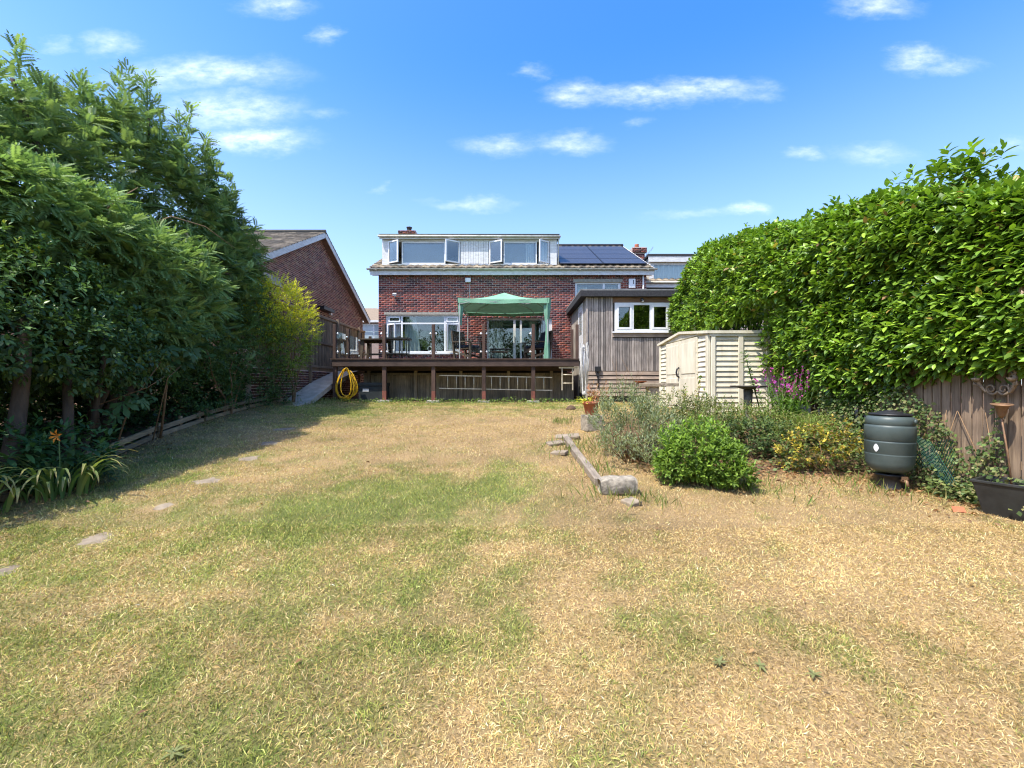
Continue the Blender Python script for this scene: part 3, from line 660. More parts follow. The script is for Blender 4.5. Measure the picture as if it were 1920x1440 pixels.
    for i in range(n):
        a0 = math.pi * i / n; a1 = math.pi * (i + 1) / n
        p = lambda x, a, r=.06: (x, 17.405 + r * math.cos(a), 4.60 - r * math.sin(a))
        gm.add([p(-5.78, a0), p(5.78, a0), p(5.78, a1), p(-5.78, a1)], [(0, 1, 2, 3)], True)
        gm.add([p(-5.78, a0, .054), p(5.78, a0, .054), p(5.78, a1, .054), p(-5.78, a1, .054)], [(3, 2, 1, 0)], True)
    for k, x in enumerate(np.linspace(-5.4, 5.4, 9)): gm.bb(x - .02, x + .02, 17.34, 17.47, 4.525, 4.54)
    gm.build('gutter', MAT['gutter'], h)
    # roof: eaves 17.26 / 4.58 to ridge 22.4 / 7.05
    V, F, C = tile_strip(-5.68, 5.68, 17.43, 4.64, 22.4, 7.06, cols=TILE_C)
    roof = MB(); roof.add([(-5.66, 17.48, 4.625), (5.66, 17.48, 4.625), (5.66, 22.4, 7.03), (-5.66, 22.4, 7.03), (5.66, 27.5, 4.58), (-5.66, 27.5, 4.58)], [(0, 1, 2, 3), (3, 2, 4, 5)])
    roof.add([(EX0, HY, 4.43), (EX0, 22.4, 6.9), (EX0, 27, 4.43), (EX1, HY, 4.43), (EX1, 22.4, 6.9), (EX1, 27, 4.43)], [(0, 1, 2), (3, 5, 4)])
    rf = roof.build('roof', MAT['felt'], h)
    stuff(np_mesh('roof_tiling', V, F, C, MAT['roof_tile'], rf))
    rd = MB(); rd.tube([(-5.68, 22.4, 7.06), (5.68, 22.4, 7.06)], .11, 10); rd.build('ridge', MAT['roof_felt'] if 'roof_felt' in MAT else MAT['felt'], rf)
    vg = MB()
    for xx in (-5.68, 5.68): vg.beam((xx, 17.45, 4.54), (xx, 22.4, 6.97), .03, .16)
    vg.build('verge_board', MAT['fascia'], rf)
    # solar panels, two columns of four
    th = math.atan2(7.06 - 4.64, 22.4 - 17.43); ty, tz = math.cos(th), math.sin(th)
    pw, ph = 1.74, 1.10; sm = bpy.data.meshes.new('solar_panel')
    sm.from_pydata([(-pw / 2, -ph / 2, 0), (pw / 2, -ph / 2, 0), (pw / 2, ph / 2, 0), (-pw / 2, ph / 2, 0)], [], [(0, 1, 2, 3)])
    uv = sm.uv_layers.new(name='UVMap'); 
    for i, c in enumerate(((0, 0), (pw, 0), (pw, ph), (0, ph))): uv.data[i].uv = c
    sm.materials.append(MAT['panel'])
    fm = MB()
    for a in (-1, 1): fm.box((0, a * (ph / 2 - .012), -.016), (pw, .024, .036)); fm.box((a * (pw / 2 - .012), 0, -.016), (.024, ph - .05, .036))
    fm.box((0, 0, -.03), (pw - .05, ph - .05, .006))
    fo = fm.build('frame', MAT['black_plastic']); fmesh = fo.data; bpy.data.objects.remove(fo)
    for c in range(2):
        for r in range(4):
            s = .85 + r * 1.115 + ph / 2 - .55; cx = 2.82 + c * 1.755
            p = (cx, 17.43 + ty * s - tz * .11, 4.64 + tz * s + ty * .11)
            o = share(sm, 'solar_panel', p, h, (th, 0, 0)); ORIG[o.name] = Vector(p)
            q = bpy.data.objects.new('frame', fmesh); COL.objects.link(q); q.parent = o
    # dormer
    dy = 17.78; X0, X1 = -5.28, 1.82; zb, zt = 4.84, 6.0
    d = MB(); d.bb(X0, X0 + .25, dy, dy + .1, zb, zt - .14); d.bb(X1 - .27, X1, dy, dy + .1, zb, zt - .14); d.bb(X0, X1, dy + .0015, dy + .1, zt - .20, zt - .02); d.bb(X0 + .25, X1 - .27, dy + .0015, dy + .1, zb - .05, zb + .04)
    d.bb(X0, X0 + .1, dy + .101, 20.4, zb, zt - .02); d.bb(X1 - .1, X1, dy + .101, 20.4, zb, zt - .02)
    dm = d.build('dormer', MAT['fascia'], h)
    box_part('flat_roof', MAT['felt'], dm, X0 - .10, X1 + .10, dy - .14, 21.0, zt + .005, zt + .055)
    box_part('dormer_fascia', MAT['fascia'], dm, X0 - .08, X1 + .08, dy - .12, dy - .09, zt - .14, zt + .003)
    gm = MB(); gm.tube([(X0 - .12, dy - .17, zt - .035), (X1 + .14, dy - .17, zt - .055)], .045, 8); gm.build('gutter', MAT['gutter'], dm)
    dp = MB(); dp.tube([(X1 + .1, dy - .16, zt - .08), (X1 + .06, dy - .02, zt - .2), (X1 + .06, dy - .02, zb - .03)], .03, 8); dp.build('downpipe', MAT['fascia'], dm)
    r = MB(); r.bb(X0 + .1, X1 - .1, 20.2, 20.25, zb, zt); r.bb(X0 + .1, X1 - .1, dy + .3, 20.2, zb - .25, zb - .2); r.bb(-2.05, -1.05, dy + .1, 20.2, zb, zt); r.bb(X0 + .1, X1 - .1, dy + .1, 20.2, zt - .19, zt - .17); r.build('room', MAT['pale_room'], dm)
    wz0, wz1 = zb + .045, zt - .205
    def dx(px): return (px - 960) / 46.1
    for a, b in ((755, 833), (946, 1005)): pane_frame(dm, dx(a) - .04, dx(b) + .04, dy + .02, wz0, wz1, .05, 'dormer_glass')
    m = MB()
    for px in (729, 862, 918, 1029): m.bb(dx(px) - .03, dx(px) + .03, dy + .01, dy + .09, wz0, wz1)
    m.build('window_post', MAT['upvc'], dm)
    casement(dm, dx(729), .52, dy - .01, wz0 + .01, wz1 - .01, 30, 1, glass='dormer_glass'); casement(dm, dx(862), .62, dy - .01, wz0 + .01, wz1 - .01, 33, -1, glass='dormer_glass')
    casement(dm, dx(918), .58, dy - .01, wz0 + .01, wz1 - .01, 28, 1, glass='dormer_glass'); casement(dm, dx(1029), .50, dy - .01, wz0 + .01, wz1 - .01, 38, -1, glass='dormer_glass')
    nb = 11; ws = (dx(916) - dx(864)) / nb
    for i in range(nb): box_part('cladding_board', MAT['fascia'], dm, dx(864) + i * ws + .004, dx(864) + (i + 1) * ws - .004, dy - .012 + random.uniform(-.002, .002), dy + .05, wz0, wz1)
    for a, b in ((755, 833), (946, 1005)): box_part('pane_sheen_sheet', MAT['pane_sheen_sheet'], dm, dx(a), dx(b), dy + .13, dy + .135, wz0, wz1)  # added grey sheets behind the panes, imitating a pale sky reflection
    curtain(dm, dx(985), dx(1001), dy + .10, wz0, wz1, 4); curtain(dm, dx(1010), dx(1027), dy + .18, wz0, wz1, 3)
    # chimney on the left, behind the dormer roof
    c = MB(); c.bb(-5.42, -4.74, 21.2, 21.9, 5.8, 7.28); c.bb(-5.50, -4.66, 21.12, 21.98, 7.28, 7.42); ch = c.build('chimney', MAT['mortar'], h)
    bl = brick_list(-5.42, -4.74, 5.8, 7.27, []); brick_mesh('brickwork', bl, lambda u, z, d: np.stack([u, 21.2 - d, z], 1), .011, BRICK * .8, ch)
    bl = brick_list(-5.50, -4.66, 7.28, 7.42, []); brick_mesh('brickwork', bl, lambda u, z, d: np.stack([u, 21.12 - d, z], 1), .011, BRICK * .6, ch)
    p = MB(); p.lathe([(.13, 0), (.15, .03), (.11, .06), (.11, .22), (.14, .24), (.14, .28)], (-5.05, 21.5, 7.42), 16); p.build('chimney_pot', MAT['black_plastic'], ch)
    # fittings on the wall
    l = MB(); l.bb(-1.87, -1.66, HY - .12, HY - .012, 4.10, 4.26); l.tube([(-1.73, HY - .018, 4.1), (-1.72, HY - .018, 3.45)], .008, 6); l.build('junction_box', MAT['upvc'], h)
    l = MB(); l.box((-4.72, HY - .10, 3.60), (.14, .10, .08), (R(30), 0, 0)); l.bb(-4.74, -4.70, HY - .06, HY - .012, 3.5, 3.56); l.build('security_light', MAT['upvc'], h)
    a = box_part('alarm_box', MAT['upvc'], h, 4.70, 4.97, HY - .09, HY - .012, 3.86, 4.24, .02); box_part('alarm_lens', MAT['dark_metal'], a, 4.87, 4.90, HY - .096, HY - .0905, 4.02, 4.18)
    MB().tube([(5.28, HY - .08, 4.5), (5.28, HY - .08, 3.0)], .035, 8).build('downpipe', MAT['fascia'], h)
house()

# ------------------------------------------------------------------ wood-clad extension
def extension():
    Y0 = 14.1; X0, X1 = 2.41, 5.5
    e = thing('timber_extension', 'grey timber clad extension with black flat roof on the right of the house', 'extension', (3.9, Y0, -.6))
    w0, w1, wz0, wz1 = 3.31, 5.09, 1.69, 2.62
    m = MB()
    for a, b, c, d in wall_rects(X0 + .02, X1, -.55, 2.80, [(w0, w1, wz0, wz1)]): m.bb(a, b, Y0 + .03, Y0 + .12, c, d)
    m.bb(X0 + .022, X0 + .12, Y0 + .121, HY - .02, -.55, 2.80); m.bb(X1 - .1, X1, Y0 + .121, HY - .02, -.55, 2.80)
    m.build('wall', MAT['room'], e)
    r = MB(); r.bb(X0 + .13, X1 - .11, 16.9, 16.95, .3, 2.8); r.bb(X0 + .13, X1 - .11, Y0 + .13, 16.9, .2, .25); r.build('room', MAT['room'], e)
    # vertical boards
    bw = .077; n = int((X1 - X0) / bw)
    for i in range(n):
        a = X0 + i * bw; b = a + bw - .014; yo = random.uniform(-.008, .006); zb = .42 + random.uniform(-.008, .008)
        if b > w0 - .06 and a < w1 + .06:
            MB().bb(a, b, Y0 + yo, Y0 + .028, zb, wz0 - .20).build('board', MAT['ext_wood'], e)
        else: MB().bb(a, b, Y0 + yo, Y0 + .028, zb, 2.79).build('board', MAT['ext_wood'], e)
    for i in range(6):
        z1 = .405 - i * .135; MB().box(((X0 + X1) / 2, Y0 - .01, z1 - .062), (X1 - X0, .035, .112), (R(-12), 0, 0)).build('skirt_board', MAT['ext_wood_h'], e)
    box_part('lintel_board', MAT['ext_lintel'], e, w0 - .06, w1 + .06, Y0 - .012, Y0 + .028, wz1 + .005, 2.79)
    # window of three lights
    fr = MB(); fy = Y0 - .02; fr.bb(w0, w1, fy, fy + .07, wz1 - .075, wz1); fr.bb(w0, w1, fy, fy + .07, wz0, wz0 + .075)
    bars = [w0, 3.90, 4.50, w1]
    for xx in (w0 + .035, 3.885, 4.475, w1 - .035): fr.bb(xx - .035, xx + .035, fy + .001, fy + .071, wz0 + .075, wz1 - .075)
    f = fr.build('window', MAT['upvc'], e)
    for a, b, s in ((3.38, 3.85, 1), (3.92, 4.44, 0), (4.51, 5.02, 1)):
        if s:
            k = MB(); q = .055; z0, z1 = wz0 + .08, wz1 - .08
            k.bb(a, a + q, fy - .018, fy + .02, z0, z1); k.bb(b - q, b, fy - .018, fy + .02, z0, z1); k.bb(a + q, b - q, fy - .018, fy + .02, z0, z0 + q); k.bb(a + q, b - q, fy - .018, fy + .02, z1 - q, z1); k.build('sash', MAT['upvc'], f)
        MB().bb(a, b, fy + .03, fy + .036, wz0 + .075, wz1 - .075).build('pane', MAT['glass'], f)
    box_part('window_sill', MAT['upvc'], e, w0 - .08, w1 + .10, Y0 - .09, Y0 - .021, wz0 - .05, wz0 - .002)
    box_part('sill_board', MAT['ext_wood_h'], e, w0 - .08, w1 + .10, Y0 - .035, Y0 + .028, wz0 - .18, wz0 - .052)
    # flat roof with upstand
    box_part('roof_fascia', MAT['felt'], e, X0 - .22, X1 + .12, Y0 - .16, HY - .03, 2.80, 2.98)
    t = MB(); t.bb(X0 - .225, X1 + .125, Y0 - .165, Y0 - .10, 2.982, 3.03); t.bb(X0 - .225, X0 - .16, Y0 - .10, HY - .03, 2.982, 3.03); t.build('roof_edge_trim', MAT['grey_trim'], e)
    # side wall with its own boards, corner post and white door
    for i in range(40):
        a = Y0 + .03 + i * .088; b = a + .081
        if 14.75 < b and a < 15.75: continue
        MB().bb(X0 - .012 + random.uniform(-.003, .003), X0 + .02, a, b, -.5, 2.79).build('side_board', MAT['ext_side'], e)
    dm = MB(); dm.bb(X0 - .03, X0 + .02, 14.79, 14.86, .8, 2.75); dm.bb(X0 - .03, X0 + .02, 15.68, 15.75, .8, 2.75); dm.bb(X0 - .03, X0 + .02, 14.86, 15.68, 2.68, 2.75); dm.bb(X0 - .02, X0 + .01, 14.87, 15.67, .82, 2.67)
    dd = dm.build('side_door', MAT['upvc'], e); box_part('pane', MAT['deck_glass'], dd, X0 - .026, X0 - .021, 15.0, 15.55, 1.7, 2.5)
    box_part('corner_post', MAT['ext_wood'], e, X0 - .03, X0 + .03, Y0 - .03, Y0 - .005, -.5, 2.79)
    l = MB(); l.lathe([(.05, 0), (.06, .03), (.02, .08)], (4.18, Y0 - .08, 2.66), 12); l.bb(4.14, 4.22, Y0 - .03, Y0 - .013, 2.66, 2.76); lo = l.build('wall_light', MAT['black_plastic'], e)
    b = MB(); b.lathe([(.01, -.035), (.035, -.015), (.04, .0)], (4.19, Y0 - .09, 2.66), 12); b.build('bulb', MAT['upvc'], lo)
    s = MB(); s.bb(2.66, 2.84, Y0 - .10, Y0 - .03, .40, .56); s.tube([(2.76, Y0 - .05, .40), (2.77, Y0 - .05, -.1)], .022, 8); s.bb(2.71, 2.79, Y0 - .09, Y0 - .03, .26, .34); s.build('outdoor_socket', MAT['black_plastic'], e)
MAT['grey_trim'] = M_plain('grey_roof_trim', (.20, .20, .20), (.13, .13, .13), 8, .6)
MAT['ext_side'] = M_wood('pale_side_cladding', (.52, .48, .42), (.28, .25, .22), 2, objvar=.15)
extension()

# ------------------------------------------------------------------ deck
DZ = .81; DY = 13.9; DX0, DX1 = -5.72, 2.14
PX = [-5.66, -4.08, -2.51, -.90, .68]
def deck():
    d = thing('raised_deck', 'raised brown timber deck on posts in front of the house', 'deck', (-1.8, DY, -.6))
    n = 26; bw = (17.6 - DY) / n
    for i in range(n): box_part('deck_board', MAT['deck_wood'], d, DX0 - .05, DX1, DY - .03 + i * bw, DY - .03 + (i + 1) * bw - .006, DZ - .03, DZ)
    box_part('front_fascia', MAT['deck_wood'], d, DX0, DX1, DY, DY + .04, DZ - .245, DZ - .032)
    box_part('side_fascia', MAT['deck_wood'], d, DX0, DX0 + .04, DY + .042, 17.6, DZ - .245, DZ - .032)
    for i in range(16):
        x = DX0 + .3 + i * .50
        if x < DX1: box_part('joist', MAT['deck_wood'], d, x, x + .05, DY + .045, 17.55, DZ - .19, DZ - .034)
    box_part('bearer', MAT['deck_wood'], d, DX0 + .1, DX1 - .02, 14.95, 15.05, DZ - .36, DZ - .192)
    for x in PX:
        gx = g(x, DY + .12); zt = DZ - .25
        p = box_part('post', MAT['post_wood'], d, x - .06, x + .06, DY + .045, DY + .165, (gx + .36 if x > -5 else gx - .05), DZ - .035, .006)
        if x > -5: box_part('post_foot', MAT['red_foot'], p, x - .062, x + .062, DY + .043, DY + .167, gx + .06, gx + .36, .006); box_part('pad', MAT['concrete'], p, x - .19, x + .19, DY - .09, DY + .29, gx - .06, gx + .065, .01)
    for i, x in enumerate((-4.9, -3.3, -1.75, -.12, 1.35)):
        box_part('post', MAT['skirt_wood'], d, x - .05, x + .05, 14.93, 15.03, -.6, DZ - .36, .006)
    # skirting fence under the deck
    x = -5.1
    while x < 2.1:
        w = random.uniform(.10, .14); yo = random.choice((0, .012)); box_part('skirt_board', MAT['skirt_wood'], d, x, x + w - .006, 15.04 + yo, 15.06 + yo, -.62 + random.uniform(-.02, .02), .30 + random.uniform(-.012, .012)); x += w
    box_part('skirt_rail', MAT['skirt_wood'], d, -5.1, 2.1, 14.98, 15.035, .30, .38)
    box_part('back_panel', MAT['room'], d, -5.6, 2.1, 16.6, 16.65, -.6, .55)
    # balustrade
    def glass(x0, y0, x1, y1):
        a, b = Vector((x0, y0, 0)), Vector((x1, y1, 0)); t = (b - a).normalized(); a += t * .09; b -= t * .09
        m = MB(); m.beam((a.x, a.y, DZ + .48), (b.x, b.y, DZ + .48), .008, .80); p = m.build('glass_panel', MAT['deck_glass'], d)
        for q, s in ((a, -1), (b, 1)):
            for z in (DZ + .86 - .06, DZ + .86 - .64):
                c = MB(); c.lathe([(.03, -.016), (.034, 0), (.03, .016)], (q.x, q.y - .004, z), 12, (R(90), 0, 0)); c.beam((q.x, q.y, z), (q.x + t.x * s * .06, q.y + t.y * s * .06, z), .018, .018); c.build('clamp', MAT['clamp'], p)
    xs = [-5.66, -4.08, -2.51, -.90, .68]
    for i, x in enumerate(xs + [2.08]):
        box_part('rail_post', MAT['post_wood'], d, x - .048, x + .048, DY + .02, DY + .116, DZ + .001, DZ + 1.09, .008)
    for a, b in zip(xs, xs[1:]): glass(a, DY + .07, b, DY + .07)
    ys = [DY + .07, 15.1, 16.3, 17.45]
    for y in ys[1:]: box_part('rail_post', MAT['post_wood'], d, -5.71, -5.61, y - .05, y + .05, DZ + .001, DZ + 1.09, .008)
    for a, b in zip(ys, ys[1:]): glass(-5.66, a, -5.66, b)
    box_part('rail_post', MAT['post_wood'], d, 2.0, 2.09, 14.85, 14.94, DZ + .001, DZ + 1.05, .008)
MAT['clamp'] = M_plain('white_clamp', (.80, .80, .80), (.70, .70, .70), 4, .25, bmp=0, metallic=.2)
deck()

def gazebo():
    x0, x1, y0, y1 = -1.80, 1.24, 14.55, 17.35
    G = thing('gazebo', 'green pop-up gazebo with a pitched fabric canopy standing on the deck', 'gazebo', (-.28, 15.95, DZ))
    cx, cy = (x0 + x1) / 2, (y0 + y1) / 2; zt, zp = DZ + 2.05, DZ + 2.52
    # canopy: four sagging panels and a valance
    for k, (a, b) in enumerate((((x0, y0), (x1, y0)), ((x1, y0), (x1, y1)), ((x1, y1), (x0, y1)), ((x0, y1), (x0, y0)))):
        m = MB(); n = 12; V = []; F = []
        for i in range(n + 1):
            s = i / n
            for j in range(n + 1):
                t = j / n; bx, by = a[0] + (b[0] - a[0]) * t, a[1] + (b[1] - a[1]) * t
                x, y = bx + (cx - bx) * s, by + (cy - by) * s; z = zt + (zp - zt) * s ** 1.12 - .05 * math.sin(math.pi * t) * (1 - s) - .07 * math.sin(math.pi * s)
                V.append((x, y, z))
        for i in range(n):
            for j in range(n): F.append((i * (n + 1) + j, i * (n + 1) + j + 1, (i + 1) * (n + 1) + j + 1, (i + 1) * (n + 1) + j))
        m.add(V, F, True); cp = m.build('canopy_panel', MAT['canopy'], G)
        v = MB(); V = []; F = []; n = 24
        ox, oy = ((0, -.008), (.008, 0), (0, .008), (-.008, 0))[k]
        for j in range(n + 1):
            t = j / n; x, y = a[0] + (b[0] - a[0]) * t, a[1] + (b[1] - a[1]) * t; s = .05 * math.sin(math.pi * t); w = .012 * math.sin(t * 19)
            V += [(x + ox, y + oy, zt + .004 - s), (x + ox * 2 + (w if oy == 0 else 0), y + oy * 2 + (w if ox == 0 else 0), zt - .16 - s * .4 + .012 * math.sin(t * 11))]
        for j in range(n): F.append((2 * j, 2 * j + 2, 2 * j + 3, 2 * j + 1))
        v.add(V, F, True); v.build('valance', MAT['canopy'], G)
    for x, y in ((x0 + .05, y0 + .05), (x1 - .05, y0 + .05), (x0 + .05, y1 - .05), (x1 - .05, y1 - .05)):
        MB().beam((x, y, DZ + .001), (x, y, zt - .03), .032, .032, (0, 1, 0)).build('leg', MAT['pole'], G)
    tr = MB()
    for a, b in (((x0, y0), (x1, y0)), ((x0, y1), (x1, y1)), ((x0, y0), (x0, y1)), ((x1, y0), (x1, y1))):
        n = 4
        for i in range(n):
            p = lambda t, z: (a[0] + (b[0] - a[0]) * (.02 + .96 * t), a[1] + (b[1] - a[1]) * (.02 + .96 * t), z)
            if a[1] == b[1] == y0: zl, zh = zt - .20, zt - .05
            else: zl, zh = zt - .36, zt - .06
            tr.tube([p(i / n, zl), p((i + 1) / n, zh)], .011, 5); tr.tube([p(i / n, zh), p((i + 1) / n, zl)], .011, 5)
    for x, y in ((x0, y0), (x1, y0), (x0, y1), (x1, y1)):
        tr.tube([(x + (cx - x) * .03, y + (cy - y) * .03, zt - .42), (x + (cx - x) * .35, y + (cy - y) * .35, zt + .02), (cx, cy, zp - .12)], .011, 5)
    tr.build('truss', MAT['pole'], G)
    # gathered side curtains tied at the front corners
    for xc, dxr in ((x0 + .04, .10), (x1 - .03, -.10)):
        m = MB(); V = []; F = []; n = 20; rows = [(zt - .02, .15), (zt - .5, .12), (DZ + 1.15, .05), (DZ + .9, .06), (DZ + .4, .10), (DZ + .02, .12)]
        if xc < 0: rows = [(zt - .02, .11), (zt - .45, .09), (DZ + 1.35, .05), (DZ + 1.15, .05)]
        for z, w in rows:
            for j in range(n):
                t = 2 * math.pi * j / n; rr = w * (1 + .22 * math.sin(5 * t + z)); V.append((xc + dxr * .4 + rr * math.cos(t) * .8, y0 + .10 + rr * math.sin(t) * .7, z))
        for i in range(len(rows) - 1):
            for j in range(n): F.append((i * n + j, i * n + (j + 1) % n, (i + 1) * n + (j + 1) % n, (i + 1) * n + j))
        m.add(V, F, True); m.build('side_curtain', MAT['canopy_pale'], G)
MAT['pole'] = M_plain('grey_painted_pole', (.42, .43, .42), (.32, .33, .32), 5, .5, bmp=0)
MAT['canopy_pale'] = M_plain('pale_green_cloth', (.22, .42, .30), (.13, .31, .20), 7, .85, (3, 3, .4), .1)
gazebo()

# ------------------------------------------------------------------ deck furniture
def armchair(label, loc, rz, cush):
    c = thing('armchair', label, 'armchair', loc, rz, 'wooden armchairs on the deck'); wd = MAT['dark_wood']; B = lambda n, *a: MB().bb(*a).build(n, wd, c, local=True)
    for x in (-.34, .34):
        B('leg', x - .04, x + .04, -.36, -.29, 0, .62); MB().beam((x, .30, 0), (x, .42, .98), .07, .06, (0, 1, 0)).build('leg', wd, c, local=True)
        MB().box((x, -.02, .645), (.11, .82, .035)).build('armrest', wd, c, local=True)
        MB().beam((x, -.30, .12), (x, .30, .30), .04, .06).build('brace', wd, c, local=True)
    B('seat_rail', -.30, .30, -.36, -.32, .28, .40)
    for i in range(5): B('seat_slat', -.30, .30, -.34 + i * .125, -.34 + i * .125 + .11, .40, .425)
    for i in range(6): x = -.27 + i * .108; MB().beam((x, .33, .42), (x, .44, 1.0), .075, .02, (0, 1, 0)).build('back_slat', wd, c, local=True)
    MB().beam((-.36, .43, 1.0), (.36, .43, 1.0), .05, .09, (0, 0, 1)).build('top_rail', wd, c, local=True)
    m = MB(); m.box((0, -.02, .485), (.58, .6, .11)); m.build('seat_cushion', MAT['cushion'], c, local=True, bevel=.04)
    if cush: m = MB(); m.box((0, .27, .78), (.55, .12, .5), (R(-12), 0, 0)); m.build('back_cushion', MAT['cushion'], c, local=True, bevel=.05)
    return c
armchair('dark wooden armchair with navy cushion under the gazebo near the picture window', (-1.55, 15.3, DZ), R(62), False)
armchair('dark wooden armchair with tall navy back cushion under the gazebo by the patio door', (.88, 15.3, DZ), R(-70), True)
t = thing('low_table', 'low dark metal tray table between the two armchairs', 'table', (-.42, 15.2, DZ))
MB().box((0, 0, .40), (.72, .42, .025)).build('top', MAT['dark_metal'], t, local=True)
MB().box((0, 0, .31), (.60, .36, .05)).build('shelf', MAT['dark_wood'], t, local=True)
for x in (-.27, .27):
    for y in (-.15, .15): MB().tube([(x * 1.1, y * 1.1, 0), (x, y, .39)], .016, 6).build('leg', MAT['dark_metal'], t, local=True)
t = thing('garden_table', 'black open-framed garden table before the picture window', 'table', (-3.95, 15.05, DZ), R(4))
MB().box((0, 0, .74), (.90, .62, .05)).build('top', MAT['dark_metal'], t, local=True)
for x in (-.36, -.12, .12, .36): 
    for y in (-.24, .24): MB().bb(x - .016, x + .016, y - .016, y + .016, .0, .715).build('leg', MAT['dark_metal'], t, local=True)
MB().box((0, 0, .22), (.78, .54, .03)).build('shelf', MAT['dark_metal'], t, local=True)
m = MB(); m.lathe([(.05, 0), (.06, .05), (.04, .09)], (.05, .1, .766), 12); m.build('ash_tray', MAT['dark_metal'], t, local=True)
t = thing('picnic_table', 'dark stained wooden table behind the glass in the left corner of the deck', 'table', (-4.85, 15.65, DZ), R(0))
for i in range(5): MB().box((0, -.34 + i * .17, .76), (1.0, .16, .04)).build('top_board', MAT['dark_wood'], t, local=True)
for x in (-.38, .38):
    for y in (-.3, .3): MB().beam((x * 1.15, y * 1.2, 0), (x, y, .74), .09, .07, (0, 1, 0)).build('leg', MAT['dark_wood'], t, local=True)
MB().box((0, 0, .69), (.84, .06, .09)).build('apron', MAT['dark_wood'], t, local=True); MB().box((0, 0, .25), (.88, .08, .06)).build('stretcher', MAT['dark_wood'], t, local=True)

# ------------------------------------------------------------------ things under and before the deck
def ladder(name, label, o, ux, uz, length, width, pitch, rung_r=.016, rails=(.03, .065)):
    """o = lower left corner, ux = direction along the rails, uz = across"""
    L = thing(name, label, 'ladder', o); ux = Vector(ux); uz = Vector(uz)
    for k in (0, 1): a = uz * (k * width); MB().beam(a, a + ux * length, rails[0], rails[1], uz if False else ux.cross(uz)).build('rail', MAT['ladder'], L, local=True)
    n = int(length / pitch); s0 = (length - (n - 1) * pitch) / 2
    for i in range(n): p = ux * (s0 + i * pitch); MB().tube([p, p + uz * width], rung_r, 7).build('rung', MAT['ladder'], L, local=True)
    return L
ladder('ladder', 'long aluminium ladder hung sideways behind the deck posts', (-2.37, 14.25, -.14), (1, 0, -.018), (0, 0, 1), 3.68, .42, .285)
L2 = ladder('step_ladder', 'short aluminium ladder hanging under the right end of the deck', (1.60, 14.0, -.20), (0, 0, 1), (1, 0, 0), .72, .34, .27)
MB().bb(-.10, .50, -.03, .03, .70, .75).build('top_bar', MAT['ladder'], L2, local=True)

hz = thing('garden_hose', 'coiled yellow garden hose hanging from the left end of the deck', 'hose', (-5.22, 13.78, g(-5.2, 13.8)))
gh = g(-5.2, 13.8)
for k in range(7):
    m = MB(); pts = []; w = .17 + .035 * k * (1 if k % 2 else .8); lo = gh + .05 + .05 * abs(3 - k) * random.uniform(.5, 1.4); top = .50 - .012 * k; cx = -5.22 + random.uniform(-.05, .05); yk = 13.74 + .022 * (k - 3) + random.uniform(-.01, .01)
    for i in range(41):
        t = 2 * math.pi * i / 40; v = -math.cos(t); h = (v + 1) / 2
        ww = w * (1.0 - .38 * h) * (1 + .0); x = cx + ww * math.sin(t) * (1 + .3 * (1 - h)) + .05 * (1 - h) * math.sin(k * 2.1); pts.append((x, yk + .02 * math.sin(3 * t + k), lo + (top - lo) * h))
    m.tube(pts, .0135, 7, False); m.build('loop', MAT['hose'], hz)
m = MB(); m.tube([(-5.05, 13.75, -.2), (-4.98, 13.76, -.1), (-4.96, 13.78, .15), (-5.0, 13.8, .3)], .013, 7); m.build('free_end', MAT['hose'], hz)
MB().box((-5.22, 13.82, .47), (.16, .14, .05)).build('hanger', MAT['dark_metal'], hz)

s = thing('storage_box', 'dark grey plastic storage box under the left end of the deck', 'storage box', (-4.55, 14.3, g(-4.55, 14.3)))
gb = g(-4.55, 14.3)
MB().bb(-4.98, -4.12, 14.18, 14.7, gb - .03, gb + .50).build('box_body', MAT['grey_plastic'], s, bevel=.02); MB().bb(-5.0, -4.10, 14.16, 14.72, gb + .505, gb + .62).build('lid', MAT['grey_plastic'], s, bevel=.02)
MB().bb(-4.84, -4.64, 14.17, 14.176, gb + .33, gb + .42).build('sticker', MAT['white_sticker'], s)

def airer():
    x, y = 2.07, 12.6; gg = g(x, y); a = thing('rotary_airer', 'folded white rotary clothes airer standing by the corner of the deck', 'clothes airer', (x, y, gg))
    MB().tube([(x, y, gg - .05), (x, y, gg + .32)], .022, 8).build('ground_spike', MAT['black_plastic'], a); MB().tube([(x, y, gg + .1), (x, y, gg + 1.72)], .019, 8).build('pole', MAT['steel'], a)
    MB().lathe([(.05, 0), (.05, .10), (.03, .12)], (x, y, gg + .26), 12).build('lower_hub', MAT['airer'], a); MB().lathe([(.03, 0), (.045, .02), (.045, .10), (.02, .14)], (x, y, gg + 1.55), 12).build('upper_hub', MAT['airer'], a)
    for k in range(4):
        t = R(45 + 90 * k); c, s = math.cos(t), math.sin(t); MB().beam((x + .05 * c, y + .05 * s, gg + .30), (x + .125 * c, y + .125 * s, gg + 1.78), .028, .018).build('arm', MAT['airer'], a)
        MB().beam((x + .03 * c, y + .03 * s, gg + 1.55), (x + .085 * c, y + .085 * s, gg + .95), .016, .012).build('strut', MAT['airer'], a)
    m = MB(); rr = random.Random(5)
    for k in range(46):
        t = rr.uniform(0, 2 * math.pi); r0 = rr.uniform(.06, .15); r1 = rr.uniform(.05, .17); z1 = gg + rr.uniform(1.1, 1.72); z0 = gg + rr.uniform(.32, .9); t2 = t + rr.uniform(-.4, .4)
        m.tube([(x + r0 * math.cos(t), y + r0 * math.sin(t), z1), (x + (r0 + r1) / 2 * math.cos(t), y + (r0 + r1) / 2 * math.sin(t), (z0 + z1) / 2), (x + r1 * math.cos(t2), y + r1 * math.sin(t2), z0)], .004, 4)
    m.build('washing_line', MAT['airer'], a)
airer()

